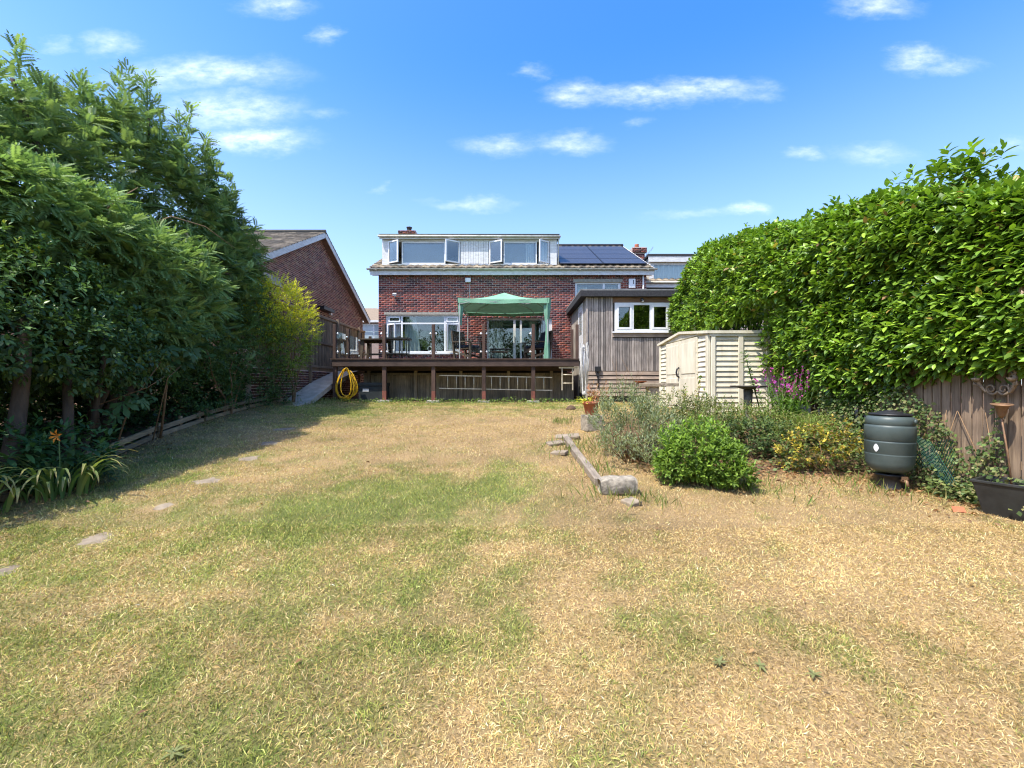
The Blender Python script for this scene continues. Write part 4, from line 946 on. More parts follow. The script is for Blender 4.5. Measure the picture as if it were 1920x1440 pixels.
# ------------------------------------------------------------------ neighbours
def left_house():
    X = -8.5; h = thing('gabled_house', 'neighbouring brick house with white bargeboards and tiled gable roof on the left', 'house', (X, 19.2, -.3))
    ya, yb, yr, ze, zr = 13.2, 25.2, 19.2, 3.62, 6.52
    m = MB(); m.add([(X, ya + .3, -.5), (X, yb - .3, -.5), (X, yb - .3, ze + .14), (X, yr, zr), (X, ya + .3, ze + .14), (-17, ya + .3, -.5), (-17, ya + .3, ze + .1), (-17, yb - .3, -.5), (-17, yb - .3, ze + .1)], [(0, 1, 2, 3, 4), (1, 7, 8, 2)])
    w = m.build('wall', MAT['mortar'], h)
    fw = box_part('front_wall', MAT['dull_brick'], h, -17, X, ya + .3, ya + .4, -.6, ze + .1)
    ins = lambda u, z: z < ze + (zr - ze) * (1 - abs(u - yr) / 6.0) - .03
    bl = brick_list(ya + .31, yb - .31, 1.2, zr, [], ins); brick_mesh('brickwork', bl, lambda u, z, d: np.stack([X + d, u, z], 1), .005, BR_DULL, w)
    tc = np.array([(.115, .10, .085), (.15, .13, .11), (.085, .078, .07), (.18, .155, .125)])
    V, F, C = tile_strip(-17, -8.18, ya, ze + .05, yr, zr + .14, .004, .24, .03, tc); roof = MB(); roof.add([(-17, ya, ze + .03), (-8.2, ya, ze + .03), (-8.2, yr, zr + .11), (-17, yr, zr + .11), (-8.2, yb, ze + .03), (-17, yb, ze + .03)], [(0, 1, 2, 3), (3, 2, 4, 5)])
    rf = roof.build('roof', MAT['felt'], h); stuff(np_mesh('roof_tiling', V, F, C, MAT['roof_tile'], rf))
    V, F, C = tile_strip(-17, -8.18, yb, ze + .05, yr, zr + .14, .004, .24, .03, tc); stuff(np_mesh('roof_tiling', V, F, C, MAT['roof_tile'], rf))
    MB().tube([(-17, yr, zr + .16), (-8.18, yr, zr + .16)], .10, 8).build('ridge', MAT['ridge'], rf)
    for s, y in ((1, ya), (-1, yb)):
        MB().beam((-8.19, y, ze - .08), (-8.19, yr + s * -.02, zr + .01), .03, .22, (1, 0, 0) if False else (0, 0, 1)).build('bargeboard', MAT['fascia'], h)
        m = MB(); m.add([(-8.21, y, ze - .12), (-8.49, y, ze - .12), (-8.49, yr, zr - .03), (-8.21, yr, zr - .03)], [(0, 1, 2, 3)]); m.build('soffit', MAT['brown_soffit'], h)
    box_part('eaves_box', MAT['concrete'], h, -8.49, -8.22, 14.5, 15.6, 3.45, 3.72); box_part('vent_hood', MAT['black_plastic'], h, -8.49, -8.2, 19.1, 20.2, 3.28, 3.42)
    box_part('wall_lamp', MAT['fascia'], h, -8.48, -8.38, 20.25, 20.4, 3.2, 3.36); box_part('window_hood', MAT['pink'], h, -8.48, -8.3, 21.6, 23.6, 2.66, 2.78)
MAT['dull_brick'] = M_plain('dull_brick_wall', (.13, .075, .06), (.08, .05, .045), 9, .95)
MAT['ridge'] = M_plain('ridge_tile', (.17, .15, .12), (.11, .10, .085), 9, .9)
MAT['brown_soffit'] = M_plain('brown_soffit', (.22, .14, .11), (.15, .10, .08), 6, .7)
MAT['pink'] = M_plain('pinkish_paint', (.45, .25, .21), (.34, .19, .16), 6, .7)
left_house()

def far_house():
    h = thing('distant_house', 'distant house with brown hipped roof glimpsed between the two brick houses', 'house', (-12.2, 38, 0)); 
    box_part('wall', MAT['pinkwall'], h, -18, -9, 36, 44, -.5, 5.2); m = MB(); m.add([(-18.4, 35.6, 5.2), (-8.6, 35.6, 5.2), (-8.6, 44.4, 5.2), (-18.4, 44.4, 5.2), (-12.2, 39.5, 6.85), (-15, 39.5, 6.85)], [(0, 1, 4, 5), (1, 2, 4), (2, 3, 5, 4), (3, 0, 5)]); m.build('roof', MAT['ridge_b'], h)
    box_part('fascia', MAT['fascia'], h, -18.4, -8.6, 35.55, 35.58, 5.02, 5.2)
    f = MB(); f.bb(-12.55, -10.2, 35.93, 35.99, 3.6, 4.95); fo = f.build('window', MAT['upvc'], h)
    for a in (-12.45, -11.3): MB().bb(a, a + 1.03, 35.9, 35.92, 3.7, 4.85).build('pane', MAT['pale_glass'], fo)
MAT['pinkwall'] = M_plain('rendered_wall', (.42, .30, .26), (.33, .24, .21), 4, .9); MAT['ridge_b'] = M_plain('brown_tiles', (.30, .23, .16), (.19, .145, .10), 9, .9, (1, 4, 4), .6)
MAT['pale_glass'] = M_plain('pale_reflecting_glass', (.40, .46, .50), (.32, .37, .40), 2, .12, bmp=0)
far_house()

def right_house():
    Y = 19.6; h = thing('dormer_house', 'neighbouring house with white dormer and brick chimney behind the hedge on the right', 'house', (9, Y, -.3))
    w = box_part('wall', MAT['mortar'], h, 6.0, 14, Y, 27, -.5, 4.2); bl = brick_list(6.0, 9.0, 3.0, 4.2, []); brick_mesh('brickwork', bl, lambda u, z, d: np.stack([u, Y - d, z], 1), .011, BRICK * .8, w)
    f = MB(); f.bb(6.55, 8.1, Y - .03, Y - .012, 3.0, 4.05); fo = f.build('window', MAT['upvc'], h)
    for a in (6.62, 7.38): MB().bb(a, a + .66, Y - .05, Y - .032, 3.0, 3.98).build('pane', MAT['pale_glass2'], fo)
    box_part('fascia', MAT['fascia'], h, 5.85, 14, Y - .36, Y - .33, 4.25, 4.42); MB().tube([(5.9, Y - .42, 4.46), (14, Y - .42, 4.46)], .05, 8).build('gutter', MAT['gutter'], h)
    V, F, C = tile_strip(5.85, 14, Y - .4, 4.46, 24.5, 6.9, cols=TILE_C); rf = MB().add([(5.85, Y - .36, 4.44), (14, Y - .36, 4.44), (14, 24.5, 6.86), (5.85, 24.5, 6.86), (14, 29, 4.4), (5.85, 29, 4.4)], [(0, 1, 2, 3), (3, 2, 4, 5)]).build('roof', MAT['felt'], h)
    stuff(np_mesh('roof_tiling', V, F, C, MAT['roof_tile'], rf))
    d = MB(); d.bb(6.22, 6.42, Y + .2, Y + .3, 4.62, 5.75); d.bb(6.22, 9.5, Y + .2015, Y + .3, 5.40, 5.75); d.bb(6.22, 9.5, Y + .2015, Y + .3, 4.60, 4.72); d.bb(6.22, 6.32, Y + .301, 22.4, 4.62, 5.75); d.bb(9.4, 9.5, Y + .301, 22.4, 4.62, 5.75); dm = d.build('dormer', MAT['fascia'], h)
    box_part('flat_roof', MAT['felt'], dm, 6.12, 9.6, Y + .05, 22.6, 5.755, 5.85); box_part('fascia', MAT['fascia'], dm, 6.14, 9.58, Y + .07, Y + .10, 5.50, 5.753)
    MB().bb(6.42, 9.4, Y + .24, Y + .246, 4.72, 5.40).build('pane', MAT['dormer_glass'], dm); curtain(dm, 6.5, 8.6, Y + .36, 4.7, 5.42, 9, .05); box_part('room', MAT['room'], dm, 6.4, 9.4, 22.0, 22.05, 4.6, 5.7)
    c = MB(); c.bb(6.05, 6.62, 21.8, 22.4, 5.0, 6.55); c.bb(5.98, 6.70, 21.72, 22.48, 6.55, 6.80); ch = c.build('chimney', MAT['mortar'], h)
    brick_mesh('brickwork', brick_list(6.05, 6.62, 5.0, 6.55, []), lambda u, z, d: np.stack([u, 21.8 - d, z], 1), .011, BRICK * 1.1, ch); brick_mesh('brickwork', brick_list(5.98, 6.70, 6.55, 6.80, []), lambda u, z, d: np.stack([u, 21.72 - d, z], 1), .011, BRICK * .6, ch)
    MB().lathe([(.12, 0), (.14, .04), (.10, .20), (.12, .24)], (6.3, 22.1, 6.8), 12).build('chimney_pot', MAT['terracotta'], ch)
    a = MB(); a.tube([(6.72, 22.0, 6.1), (6.80, 22.0, 6.75)], .012, 5); a.beam((6.68, 22.0, 6.35), (7.12, 22.0, 6.9), .02, .02)
    for t in np.linspace(.1, .9, 6): p = Vector((6.68, 22, 6.35)).lerp(Vector((7.12, 22, 6.9)), t); a.tube([p + Vector((-.04, -.12, .03)), p + Vector((.04, .12, -.03))], .006, 4)
    a.build('aerial', MAT['steel'], ch)
MAT['pale_glass2'] = M_plain('dark_reflecting_glass', (.06, .07, .10), (.04, .05, .07), 2, .08, bmp=0)
right_house()

# ------------------------------------------------------------------ left fence on its brick wall
def left_fence():
    X = -6.62; f = thing('board_fence', 'tall weathered board fence beside the ramp on the left', 'fence', (X, 14, .5))
    y = 11.0; i = 0
    while y < 19.5:
        w = random.uniform(.10, .125); box_part('board', MAT['fence'], f, X + (i % 2) * .014, X + .02 + (i % 2) * .014, y, y + w - .004, .60, 2.32 + random.uniform(-.015, .015)); y += w; i += 1
    for z in (.55, 1.38, 2.28): box_part('rail', MAT['fence'], f, X + .036, X + .085, 11.0, 19.5, z, z + .075)
    for y in (11.9, 14.15, 16.4, 18.7): box_part('post', MAT['fence'], f, X + .038, X + .135, y - .05, y + .05, -.3, 2.42)
    box_part('gravel_board', MAT['fence'], f, X + .0, X + .036, 11.0, 19.5, .44, .595)
    w = box_part('brick_wall', MAT['mortar'], None, X - .1, X + .06, 11.0, 19.5, -.9, .43); tag(w, 'low dark brick wall under the tall board fence', 'wall')
    bl = brick_list(11.0, 19.5, -.7, .42, []); brick_mesh('brickwork', bl, lambda u, z, d: np.stack([X + .06 + d, u, z], 1), .011, BR_DULL * .7, w)
left_fence()

# ------------------------------------------------------------------ right fence under the hedge
def right_fence():
    X = 5.02; f = thing('panel_fence', 'brown featheredge board fence below the laurel hedge on the right', 'fence', (X, 4.8, -1.1))
    y = 3.2; i = 0
    while y < 6.0:
        w = random.uniform(.105, .12); gb = g(X, y); m = MB(); t = .008 + .008 * (i % 2)
        m.add([(X - .012, y, gb - .05), (X - .014, y + w - .022, gb - .05), (X - .014, y + w - .022, .32), (X - .012, y, .32), (X + .006, y, gb - .05), (X + .004, y + w - .022, gb - .05), (X + .004, y + w - .022, .32), (X + .006, y, .32)], [(0, 1, 2, 3)[::-1], (4, 5, 6, 7), (0, 4, 7, 3), (1, 2, 6, 5), (3, 7, 6, 2)])
        m.build('board', MAT['fence_r'], f); y += w; i += 1
    for z in (-.85, -.1): box_part('rail', MAT['fence_r'], f, X + .01, X + .06, 3.2, 6.0, z, z + .08)
right_fence()

# ------------------------------------------------------------------ white plastic shed
def shed():
    x0, x1, y0, y1 = 4.10, 5.62, 9.1, 12.1; zb, ze, zp = -.64, 1.05, 1.21; ym = (y0 + y1) / 2; C = MAT['cream']
    s = thing('plastic_shed', 'cream plastic garden shed with double doors in front of the hedge', 'shed', (x0, ym, zb))
    m = MB(); m.add([(x0 + .02, y0 + .03, zb), (x0 + .02, y1, zb), (x0 + .02, y1, ze), (x0 + .02, ym, zp - .03), (x0 + .02, y0 + .03, ze), (x1, y0 + .03, zb), (x1, y1, zb), (x1, y1, ze), (x1, ym, zp - .03), (x1, y0 + .03, ze)], [(0, 1, 2, 3, 4)[::-1], (5, 6, 7, 8, 9), (0, 5, 9, 4), (1, 2, 7, 6)]); m.build('wall', C, s)
    for a, b in ((y0, ym), (y1, ym)):
        n = MB(); n.add([(x0 - .06, a + (-.06 if a < ym else .06), ze + .0), (x1 + .05, a + (-.06 if a < ym else .06), ze), (x1 + .05, b, zp + .0), (x0 - .06, b, zp), (x0 - .06, a + (-.06 if a < ym else .06), ze + .06), (x1 + .05, a + (-.06 if a < ym else .06), ze + .06), (x1 + .05, b, zp + .055), (x0 - .06, b, zp + .055)], [(0, 1, 2, 3), (4, 5, 6, 7), (0, 1, 5, 4), (0, 3, 7, 4), (1, 2, 6, 5)]); n.build('roof_panel', C, s)
    # side facing the lawn: louvred panels between pilasters
    for xa, xb in ((4.14, 4.22), (4.70, 4.80), (5.28, 5.38)): box_part('pilaster', C, s, xa, xb, y0 - .035, y0 + .03, zb, ze - .02, .006)
    for xa, xb in ((4.225, 4.695), (4.805, 5.275), (5.385, 5.62)):
        for k in range(15):
            z = zb + .05 + k * .108; MB().box(((xa + xb) / 2, y0 + .010, z + .05), (xb - xa, .022, .108), (R(-14), 0, 0)).build('slat', C, s)
    box_part('top_rail', C, s, x0, x1, y0 - .04, y0 + .03, ze - .055, ze - .003)
    # door end, facing left
    for ya, yb in ((y0, y0 + .10), (y1 - .10, y1)): box_part('corner_post', C, s, x0 - .035, x0 + .03, ya, yb, zb, ze - .02, .01)
    for ya, yb in ((y0 + .105, y0 + .52), (y1 - .52, y1 - .105)):
        for k in range(15): z = zb + .05 + k * .108; MB().box((x0 + .006, (ya + yb) / 2, z + .05), (.022, yb - ya, .108), (0, R(14), 0)).build('slat', C, s)
    for k, (ya, yb) in enumerate(((y0 + .53, ym - .008), (ym + .008, y1 - .53))):
        d = box_part('door', C, s, x0 - .03, x0 + .01, ya, yb, zb + .03, ze - .01, .008)
        for za, zc in ((zb + .10, zb + .78), (zb + .88, ze - .10)): box_part('door_panel', C, d, x0 - .042, x0 - .0305, ya + .09, yb - .09, za, zc, .006)
        for z in (zb + .3, ze - .35): box_part('hinge', MAT['ladder'], d, x0 - .045, x0 - .031, (ya + .02) if k == 0 else (yb - .05), (ya + .05) if k == 0 else (yb - .02), z, z + .09)
    for sgn, nz_ in ((1, 0),):
        h = MB(); h.tube([(x0 - .035, ym + .035, zb + .80), (x0 - .085, ym + .045, zb + .84), (x0 - .10, ym + .05, zb + .92), (x0 - .085, ym + .045, zb + 1.0), (x0 - .035, ym + .035, zb + 1.04)], .02, 8); h.build('door_handle', MAT['black_plastic'], s)
    g_ = MB(); 
    for k in range(3): zz = ze + .02 + k * .045; hw = (1 - (zz - ze) / (zp - ze)) * 1.4; g_.bb(x0 - .012, x0 + .019, ym - hw, ym + hw, zz, zz + .04)
    g_.build('gable_panel', C, s)
    box_part('door_stop', MAT['dark_metal'], s, x0 - .12, x0 - .045, ym + .1, ym + .22, zb, zb + .13)
    box_part('base', MAT['concrete'], s, x0 - .1, x1 + .05, y0 - .08, y1 + .1, zb - .2, zb - .003)
shed()

# ------------------------------------------------------------------ small garden things
def small_things():
    # lawn flagstones
    names = ['nearest the camera of the row along the border', 'second nearest of the row along the border', 'third from the camera in the row by the border', 'fourth from the camera in the row by the border', 'fifth from the camera in the row by the border', 'farthest of the row towards the deck', 'half out of the picture at the left edge']
    for (x, y, r), nm in zip(STONES, names):
        rr = random.Random(int(x * 100 + y * 10)); n = 11; m = MB(); top = []; bot = []
        for k in range(n):
            t = 2 * math.pi * k / n; q = r * rr.uniform(.62, 1.12); px, py = x + q * math.cos(t) * 1.05, y + q * math.sin(t) * .85; zz = g(px, py)
            top.append((px, py, zz + .001 + rr.uniform(-.006, .003))); bot.append((px, py, zz - .03))
        m.add(top + bot + [(x, y, g(x, y) + .007)], [(k, (k + 1) % n, 2 * n) for k in range(n)] + [(k, n + k, n + (k + 1) % n, (k + 1) % n) for k in range(n)])
        tag(m.build('stepping_stone', MAT['stone']), 'worn stepping stone in the lawn, ' + nm, 'stepping stone', 'stepping stones along the left border')
    # sleeper edging and block
    a = Vector((LOG_A[0], LOG_A[1], g(*LOG_A) + .05)); b = Vector((LOG_B[0], LOG_B[1], g(*LOG_B) + .07)); m = MB(); n = 9; V = []; F = []
    for i in range(n):
        t = i / (n - 1); p = a.lerp(b, t); p.z = g(p.x, p.y) + .045; w = .050 + .004 * math.sin(i * 2.3); hh = .05 + .004 * math.sin(i * 1.7)
        V += [(p.x - w, p.y, p.z - .09), (p.x + w, p.y, p.z - .09), (p.x + w * .9, p.y, p.z + hh), (p.x - w, p.y, p.z + hh * .85)]
    for i in range(n - 1):
        for k in range(4): F.append((i * 4 + k, i * 4 + (k + 1) % 4, (i + 1) * 4 + (k + 1) % 4, (i + 1) * 4 + k))
    F += [(3, 2, 1, 0), tuple((n - 1) * 4 + k for k in range(4))]; m.add(V, F); tag(m.build('timber_sleeper', MAT['log'], bevel=.008), 'long bleached timber sleeper edging the planted bank', 'sleeper')
    bx, by = 1.20, 4.98; gb = g(bx, by); m = MB(); V = []; F = []; rr = random.Random(4); nu, nv = 14, 8
    for i in range(nu + 1):
        u = -1 + 2 * i / nu
        for j in range(16):
            t = 2 * math.pi * j / 16; c, s_ = math.cos(t), math.sin(t); rx = .115 * (abs(c) ** .45) * (1 if c > 0 else -1); rz = .10 * (abs(s_) ** .45) * (1 if s_ > 0 else -1)
            e = (1 - max(0, abs(u) - .82) / .18 * .22); k = 1 + .05 * math.sin(u * 5 + j) + rr.uniform(-.025, .025); V.append((bx + .215 * u, by + rx * e * k + .03 * u, gb + .085 + rz * e * k))
    for i in range(nu):
        for j in range(16): F.append((i * 16 + j, i * 16 + (j + 1) % 16, (i + 1) * 16 + (j + 1) % 16, (i + 1) * 16 + j))
    F += [tuple(range(16)), tuple(nu * 16 + j for j in range(15, -1, -1))]; m.add(V, F, True); tag(m.build('concrete_block', MAT['block']), 'rough weathered concrete block lying at the near end of the sleeper', 'concrete block')
    # broken slabs by the sleeper
    for k, (x, y, sx, sy, rz, lab) in enumerate(((.72, 7.25, .30, .12, .4, 'pale broken slab lying left of the far end of the sleeper'), (.98, 7.75, .42, .16, -.1, 'flat slab laid across the far end of the sleeper'), (.72, 6.65, .24, .10, -.5, 'small broken stone halfway along the sleeper'), (1.26, 4.62, .16, .10, .5, 'small flat stone in front of the concrete block'))):
        m = MB(); m.box((x, y, g(x, y) + .02), (sx, sy * 1.6, .05), (R(6), R(-5), rz)); tag(m.build('broken_slab', MAT['stone'], bevel=.012), lab, 'stone')
    # terracotta pot on a block
    x, y = 1.50, 8.3; gg = g(x, y)
    m = MB(); m.box((x + .02, y, gg + .13), (.34, .34, .30), (0, 0, .2)); tag(m.build('stone_plinth', MAT['block'], bevel=.015), 'square stone block carrying the terracotta pot', 'plinth')
    p = thing('flower_pot', 'terracotta flower pot with reddish plants on a stone block', 'flower pot', (x, y, gg + .28))
    MB().lathe([(.10, 0), (.105, .02), (.145, .20), (.165, .20), (.17, .26), (.145, .26), (.14, .22)], (x, y, gg + .28), 20).build('pot', MAT['terracotta'], p)
    MB().lathe([(.14, 0), (.0, .03)], (x, y, gg + .50), 14).build('compost', MAT['soil'], p)
    n = 260; th = rng.uniform(0, 6.28, n); d = np.stack([np.cos(th) * .6 + .25, np.sin(th) * .6, rng.uniform(.2, 1.2, n)], 1); pos = np.array((x + .05, y, gg + .52)) + d * rng.uniform(.05, .32, (n, 1)); leaves('foliage', diamond_tpl(.3), pos, d + rng.standard_normal((n, 3)) * .4, rng.standard_normal((n, 3)) + (0, 0, 1), rng.uniform(.04, .09, n), [(.40, .15, .07), (.32, .20, .10), (.45, .24, .12)], MAT['leaf'], p)
    n = 90; th = rng.uniform(0, 6.28, n); d = np.stack([np.cos(th) * .8 - .3, np.sin(th) * .8, rng.uniform(-.1, .7, n)], 1); pos = np.array((x - .08, y - .05, gg + .52)) + d * rng.uniform(.02, .16, (n, 1)); leaves('trailing_leaves', diamond_tpl(.5), pos, d, rng.standard_normal((n, 3)) * .3 + (0, 0, 1), rng.uniform(.05, .08, n), [(.45, .50, .05), (.55, .52, .08)], MAT['leaf'], p)
    # stone bird table with a saucer
    x, y = 3.25, 10.2; gg = g(x, y); zt = .02
    b = thing('stone_bench', 'stone slab on a brick pier standing left of the cream shed', 'stone bench', (x, y, gg))
    box_part('pier', MAT['block'], b, x - .10, x + .14, y - .13, y + .13, gg - .05, zt - .085, .01); box_part('slab', MAT['stone'], b, x - .33, x + .16, y - .20, y + .20, zt - .08, zt, .012); box_part('slab', MAT['block'], b, x + .17, x + .58, y - .18, y + .22, zt - .075, zt + .005, .012)
    tag(MB().lathe([(.06, 0), (.14, .035), (.16, .05), (.14, .05), (.05, .02)], (x - .27, y - .04, zt + .001), 18).build('saucer', MAT['terracotta']), 'small terracotta saucer resting on the stone slab', 'saucer')
    # bird bath
    x, y = 4.05, 7.5; gg = g(x, y); b = thing('bird_bath', 'dark flat-topped bird bath on a pedestal in front of the shed', 'bird bath', (x, y, gg)); zt = -.03
    MB().lathe([(.05, 0), (.16, .035), (.27, .05), (.285, .07), (.27, .075), (.22, .062), (.05, .055)], (x, y, zt - .07), 28).build('bowl', MAT['iron'], b); MB().lathe([(.15, 0), (.14, .05), (.055, .12), (.045, .30), (.06, .45), (.075, abs(zt - .07 - gg))], (x, y, gg), 16).build('pedestal', MAT['iron'], b)
    # dark clod on the lawn
    x, y = 1.55, 11.5; m = MB(); m.lathe([(.13, -.02), (.14, .02), (.10, .07), (.05, .10), (.02, .11)], (x, y, g(x, y)), 12); tag(m.build('clod', MAT['soil']), 'dark clod of earth on the lawn in front of the deck', 'clod')
MAT['iron'] = M_plain('dark_weathered_stone', (.16, .14, .115), (.07, .062, .052), 12, .85)
small_things()

def butt():
    x, y = 4.40, 5.1; gg = g(x, y); b = thing('water_butt', 'dark green barrel water butt leaning slightly on its stand in front of the hedge', 'water butt', (x, y, gg)); tl = (0, R(.6), 0)
    MB().lathe([(.145, 0), (.145, .02), (.135, .03), (.135, .17), (.15, .18), (.15, .195), (.05, .20)], (x + .0, y, gg - .03), 8).build('stand', MAT['black_plastic'], b)
    K = .82
    pr = [(.15, 0), (.205, .02), (.252, .06), (.28, .13), (.289, .235), (.292, .245), (.285, .252), (.292, .26), (.294, .40), (.298, .41), (.288, .418), (.288, .428), (.298, .436), (.296, .60), (.292, .62), (.283, .627), (.283, .637), (.290, .645), (.285, .70), (.27, .735), (.235, .752), (.20, .757)]
    pr = [(r_ * K * .97, z_ * K * 1.06) for r_, z_ in pr]
    bo = MB().lathe(pr, (x, y, gg + .185), 48, tl).build('barrel', MAT['butt'], b)
    lid = MB(); top = Vector((x, y, gg + .185)) + Euler(tl).to_matrix() @ Vector((0, 0, .757 * K * 1.06)); lid.lathe([(.20, 0), (.205, .012), (.195, .022), (.12, .03), (.11, .045), (.03, .05)], top, 32, tl); lid.lathe([(.05, .04), (.06, .055), (.04, .06)], top, 16, tl); lid.build('lid', MAT['black_plastic'], b)
    p = Vector((x, y, gg)); t = MB(); t.tube([(x + .02, y - .13, gg + .11), (x + .02, y - .20, gg + .11), (x + .02, y - .215, gg + .06)], .02, 8); t.bb(x - .01, x + .05, y - .19, y - .17, gg + .125, gg + .16); t.build('tap', MAT['copper'], b)
    s = MB(); n = 8
    for ang, r0, nm in ((-2.85, .2975 * K, 's'),):
        V = []; F = []
        for i in range(n + 1):
            for j in (0, 1): a = ang + (i / n - .5) * .22; hw = .045 * math.sin(math.pi * (i + .6) / (n + 1.2)); V.append((x + r0 * math.cos(a) + .012, y + r0 * math.sin(a) - .01, gg + .185 + .335 * K * 1.06 + (hw if j else -hw)))
        for i in range(n): F.append((2 * i, 2 * i + 2, 2 * i + 3, 2 * i + 1))
        s.add(V, F, True)
    s.build('sticker', MAT['white_sticker'], b)
    o = MB(); a = -1.3; o.lathe([(.025, -.01), (.03, 0), (.022, .012)], (x + .287 * K * math.cos(a) + .02, y + .287 * K * math.sin(a) - .02, gg + .185 + .69 * K * 1.06), 14, (R(90), 0, R(30))); o.build('overflow_cap', MAT['butt'], b)
butt()

def planter():
    x, y = 4.80, 4.2; gg = g(x, y) - .01; rz = R(28); p = thing('planter', 'square tapered black planter at the right edge by the fence', 'planter', (x, y, gg), rz); H = .32; a, b, t = .15, .215, .012
    def ring(r, z): return [(-r, -r, z), (r, -r, z), (r, r, z), (-r, r, z)]
    V = ring(a, 0) + ring(b, H) + ring(b + .012, H) + ring(b + .012, H + .025) + ring(b - t, H + .025) + ring(a + .02, .12); F = [(3, 2, 1, 0)]
    for k in range(5):
        for i in range(4): F.append((k * 4 + i, k * 4 + (i + 1) % 4, k * 4 + 4 + (i + 1) % 4, k * 4 + 4 + i))
    F.append((20, 21, 22, 23)); m = MB(); m.add(V, F); m.build('tub', MAT['planter'], p, local=True, bevel=.004)
    MB().bb(-.18, .18, -.18, .18, .20, .26).build('compost', MAT['soil'], p, local=True)
    # metal flower on a stake
    f = thing('metal_flower', 'rusty metal funnel flower on a thin bent stake in the black planter', 'garden ornament', (x + .12, y + .10, gg + .22)); X, Yv, Z = x + .12, y + .10, gg + .22
    MB().tube([(X, Yv, Z), (X - .02, Yv + .02, Z + .35), (X - .065, Yv + .04, Z + .74)], .008, 6).build('stake', MAT['copper'], f)
    MB().lathe([(.012, 0), (.03, .03), (.047, .11), (.06, .12), (.085, .135), (.08, .14), (.045, .125), (.01, .04)], (X - .065, Yv + .04, Z + .72), 14, (R(6), R(-4), 0)).build('funnel', MAT['copper'], f)
    # scrolled wall ornament on the fence
    o = thing('wall_ornament', 'scrolled antler-like metal candle ornament hung on the fence under the hedge', 'wall ornament', (4.95, 4.45, -.03)); o.scale = (.78, .78, .78); m = MB(); cy, cz = 4.45, .04; xx = 4.945
    def spiral(cy, cz, r, sgn, turns, st): return [(xx - .02 * k / 26, cy + sgn * r * (1 - .75 * k / 26) * math.cos(st + turns * 2 * math.pi * k / 26), cz + r * (1 - .75 * k / 26) * math.sin(st + turns * 2 * math.pi * k / 26)) for k in range(27)]
    for sgn in (-1, 1):
        MB().tube(spiral(cy + sgn * .075, cz - .10, .075, sgn, 1.5, R(200)), [.016 - .0003 * k for k in range(27)], 7).build('scroll', MAT['ornament'], o)
        MB().tube([(xx, cy + sgn * .06, cz - .16), (xx, cy + sgn * .15, cz - .13), (xx - .02, cy + sgn * .21, cz - .04), (xx - .03, cy + sgn * .22, cz + .06), (xx - .03, cy + sgn * .17, cz + .13)], [.012, .02, .026, .024, .006], 8).build('horn', MAT['ornament'], o)
        MB().lathe([(.015, 0), (.045, .02), (.05, .05), (.04, .05), (.015, .015)], (xx - .06, cy + sgn * .215, cz + .0), 14).build('cup', MAT['ornament'], o)
        for k in range(3): MB().tube([(xx - .02, cy + sgn * (.20 - .02 * k), cz - .06 + .06 * k), (xx - .045, cy + sgn * (.255 - .01 * k), cz - .03 + .07 * k), (xx - .05, cy + sgn * (.25 - .02 * k), cz + .03 + .07 * k)], [.016, .018, .003], 6).build('leaf_scroll', MAT['ornament'], o)
    # roll of green netting
    m = MB(); n = 16; x0, y0 = 4.83, 4.98; 
    def P(u, v): return (4.72 + .06 * math.sin(3 * u + 1.2) - .05 * v + .17 * u * .2, 5.22 - .62 * u, -1.02 + .42 * v - .10 * (u - .3) ** 2 + .05 * math.sin(6 * u + 2 * v))
    for k in range(-n, n + 1):
        for sg in (1, -1):
            pts = []
            for i in range(9):
                v = i / 8; u = k / n * 1.0 + sg * v * .55 + (0 if sg > 0 else .0)
                if 0 <= u <= 1: pts.append(P(u, v))
            if len(pts) > 2: m.tube(pts, .0036, 4, False)
    tag(m.build('plastic_netting', MAT['net']), 'slumped piece of green plastic mesh netting in front of the fence', 'netting')
planter()

# edging rails along the left border
def edging():
    seg = [(-4.85, 3.6), (-5.33, 4.56), (-5.62, 5.75), (-5.95, 7.35), (-6.1, 8.7), (-6.25, 10.4), (-6.4, 12.3)]
    nm = ['at the strap-leaved plant', 'just beyond the strap-leaved plant', 'beside the third stepping stone', 'in the middle of the border', 'towards the yellow-green hedge', 'ending at the concrete ramp']
    for i, (a, b) in enumerate(zip(seg, seg[1:])):
        e = thing('edging_rail', 'low two-rail timber edging length ' + nm[i], 'edging', (a[0], a[1], g(*a)), 0, 'timber edging along the left border')
        for dz, w in ((.17, .075), (.05, .07)): MB().beam((a[0] - .02, a[1] + .03, g(*a) + dz + random.uniform(-.01, .01)), (b[0] - .02, b[1] - .03, g(*b) + dz + random.uniform(-.01, .01)), .035, w).build('rail', MAT['rail'], e)
        for t in (.08, .5, .92): p = Vector(a).lerp(Vector(b), t); MB().bb(p.x - .075, p.x - .04, p.y - .025, p.y + .025, g(p.x, p.y) - .1, g(p.x, p.y) + .24).build('stake', MAT['rail'], e)
edging()
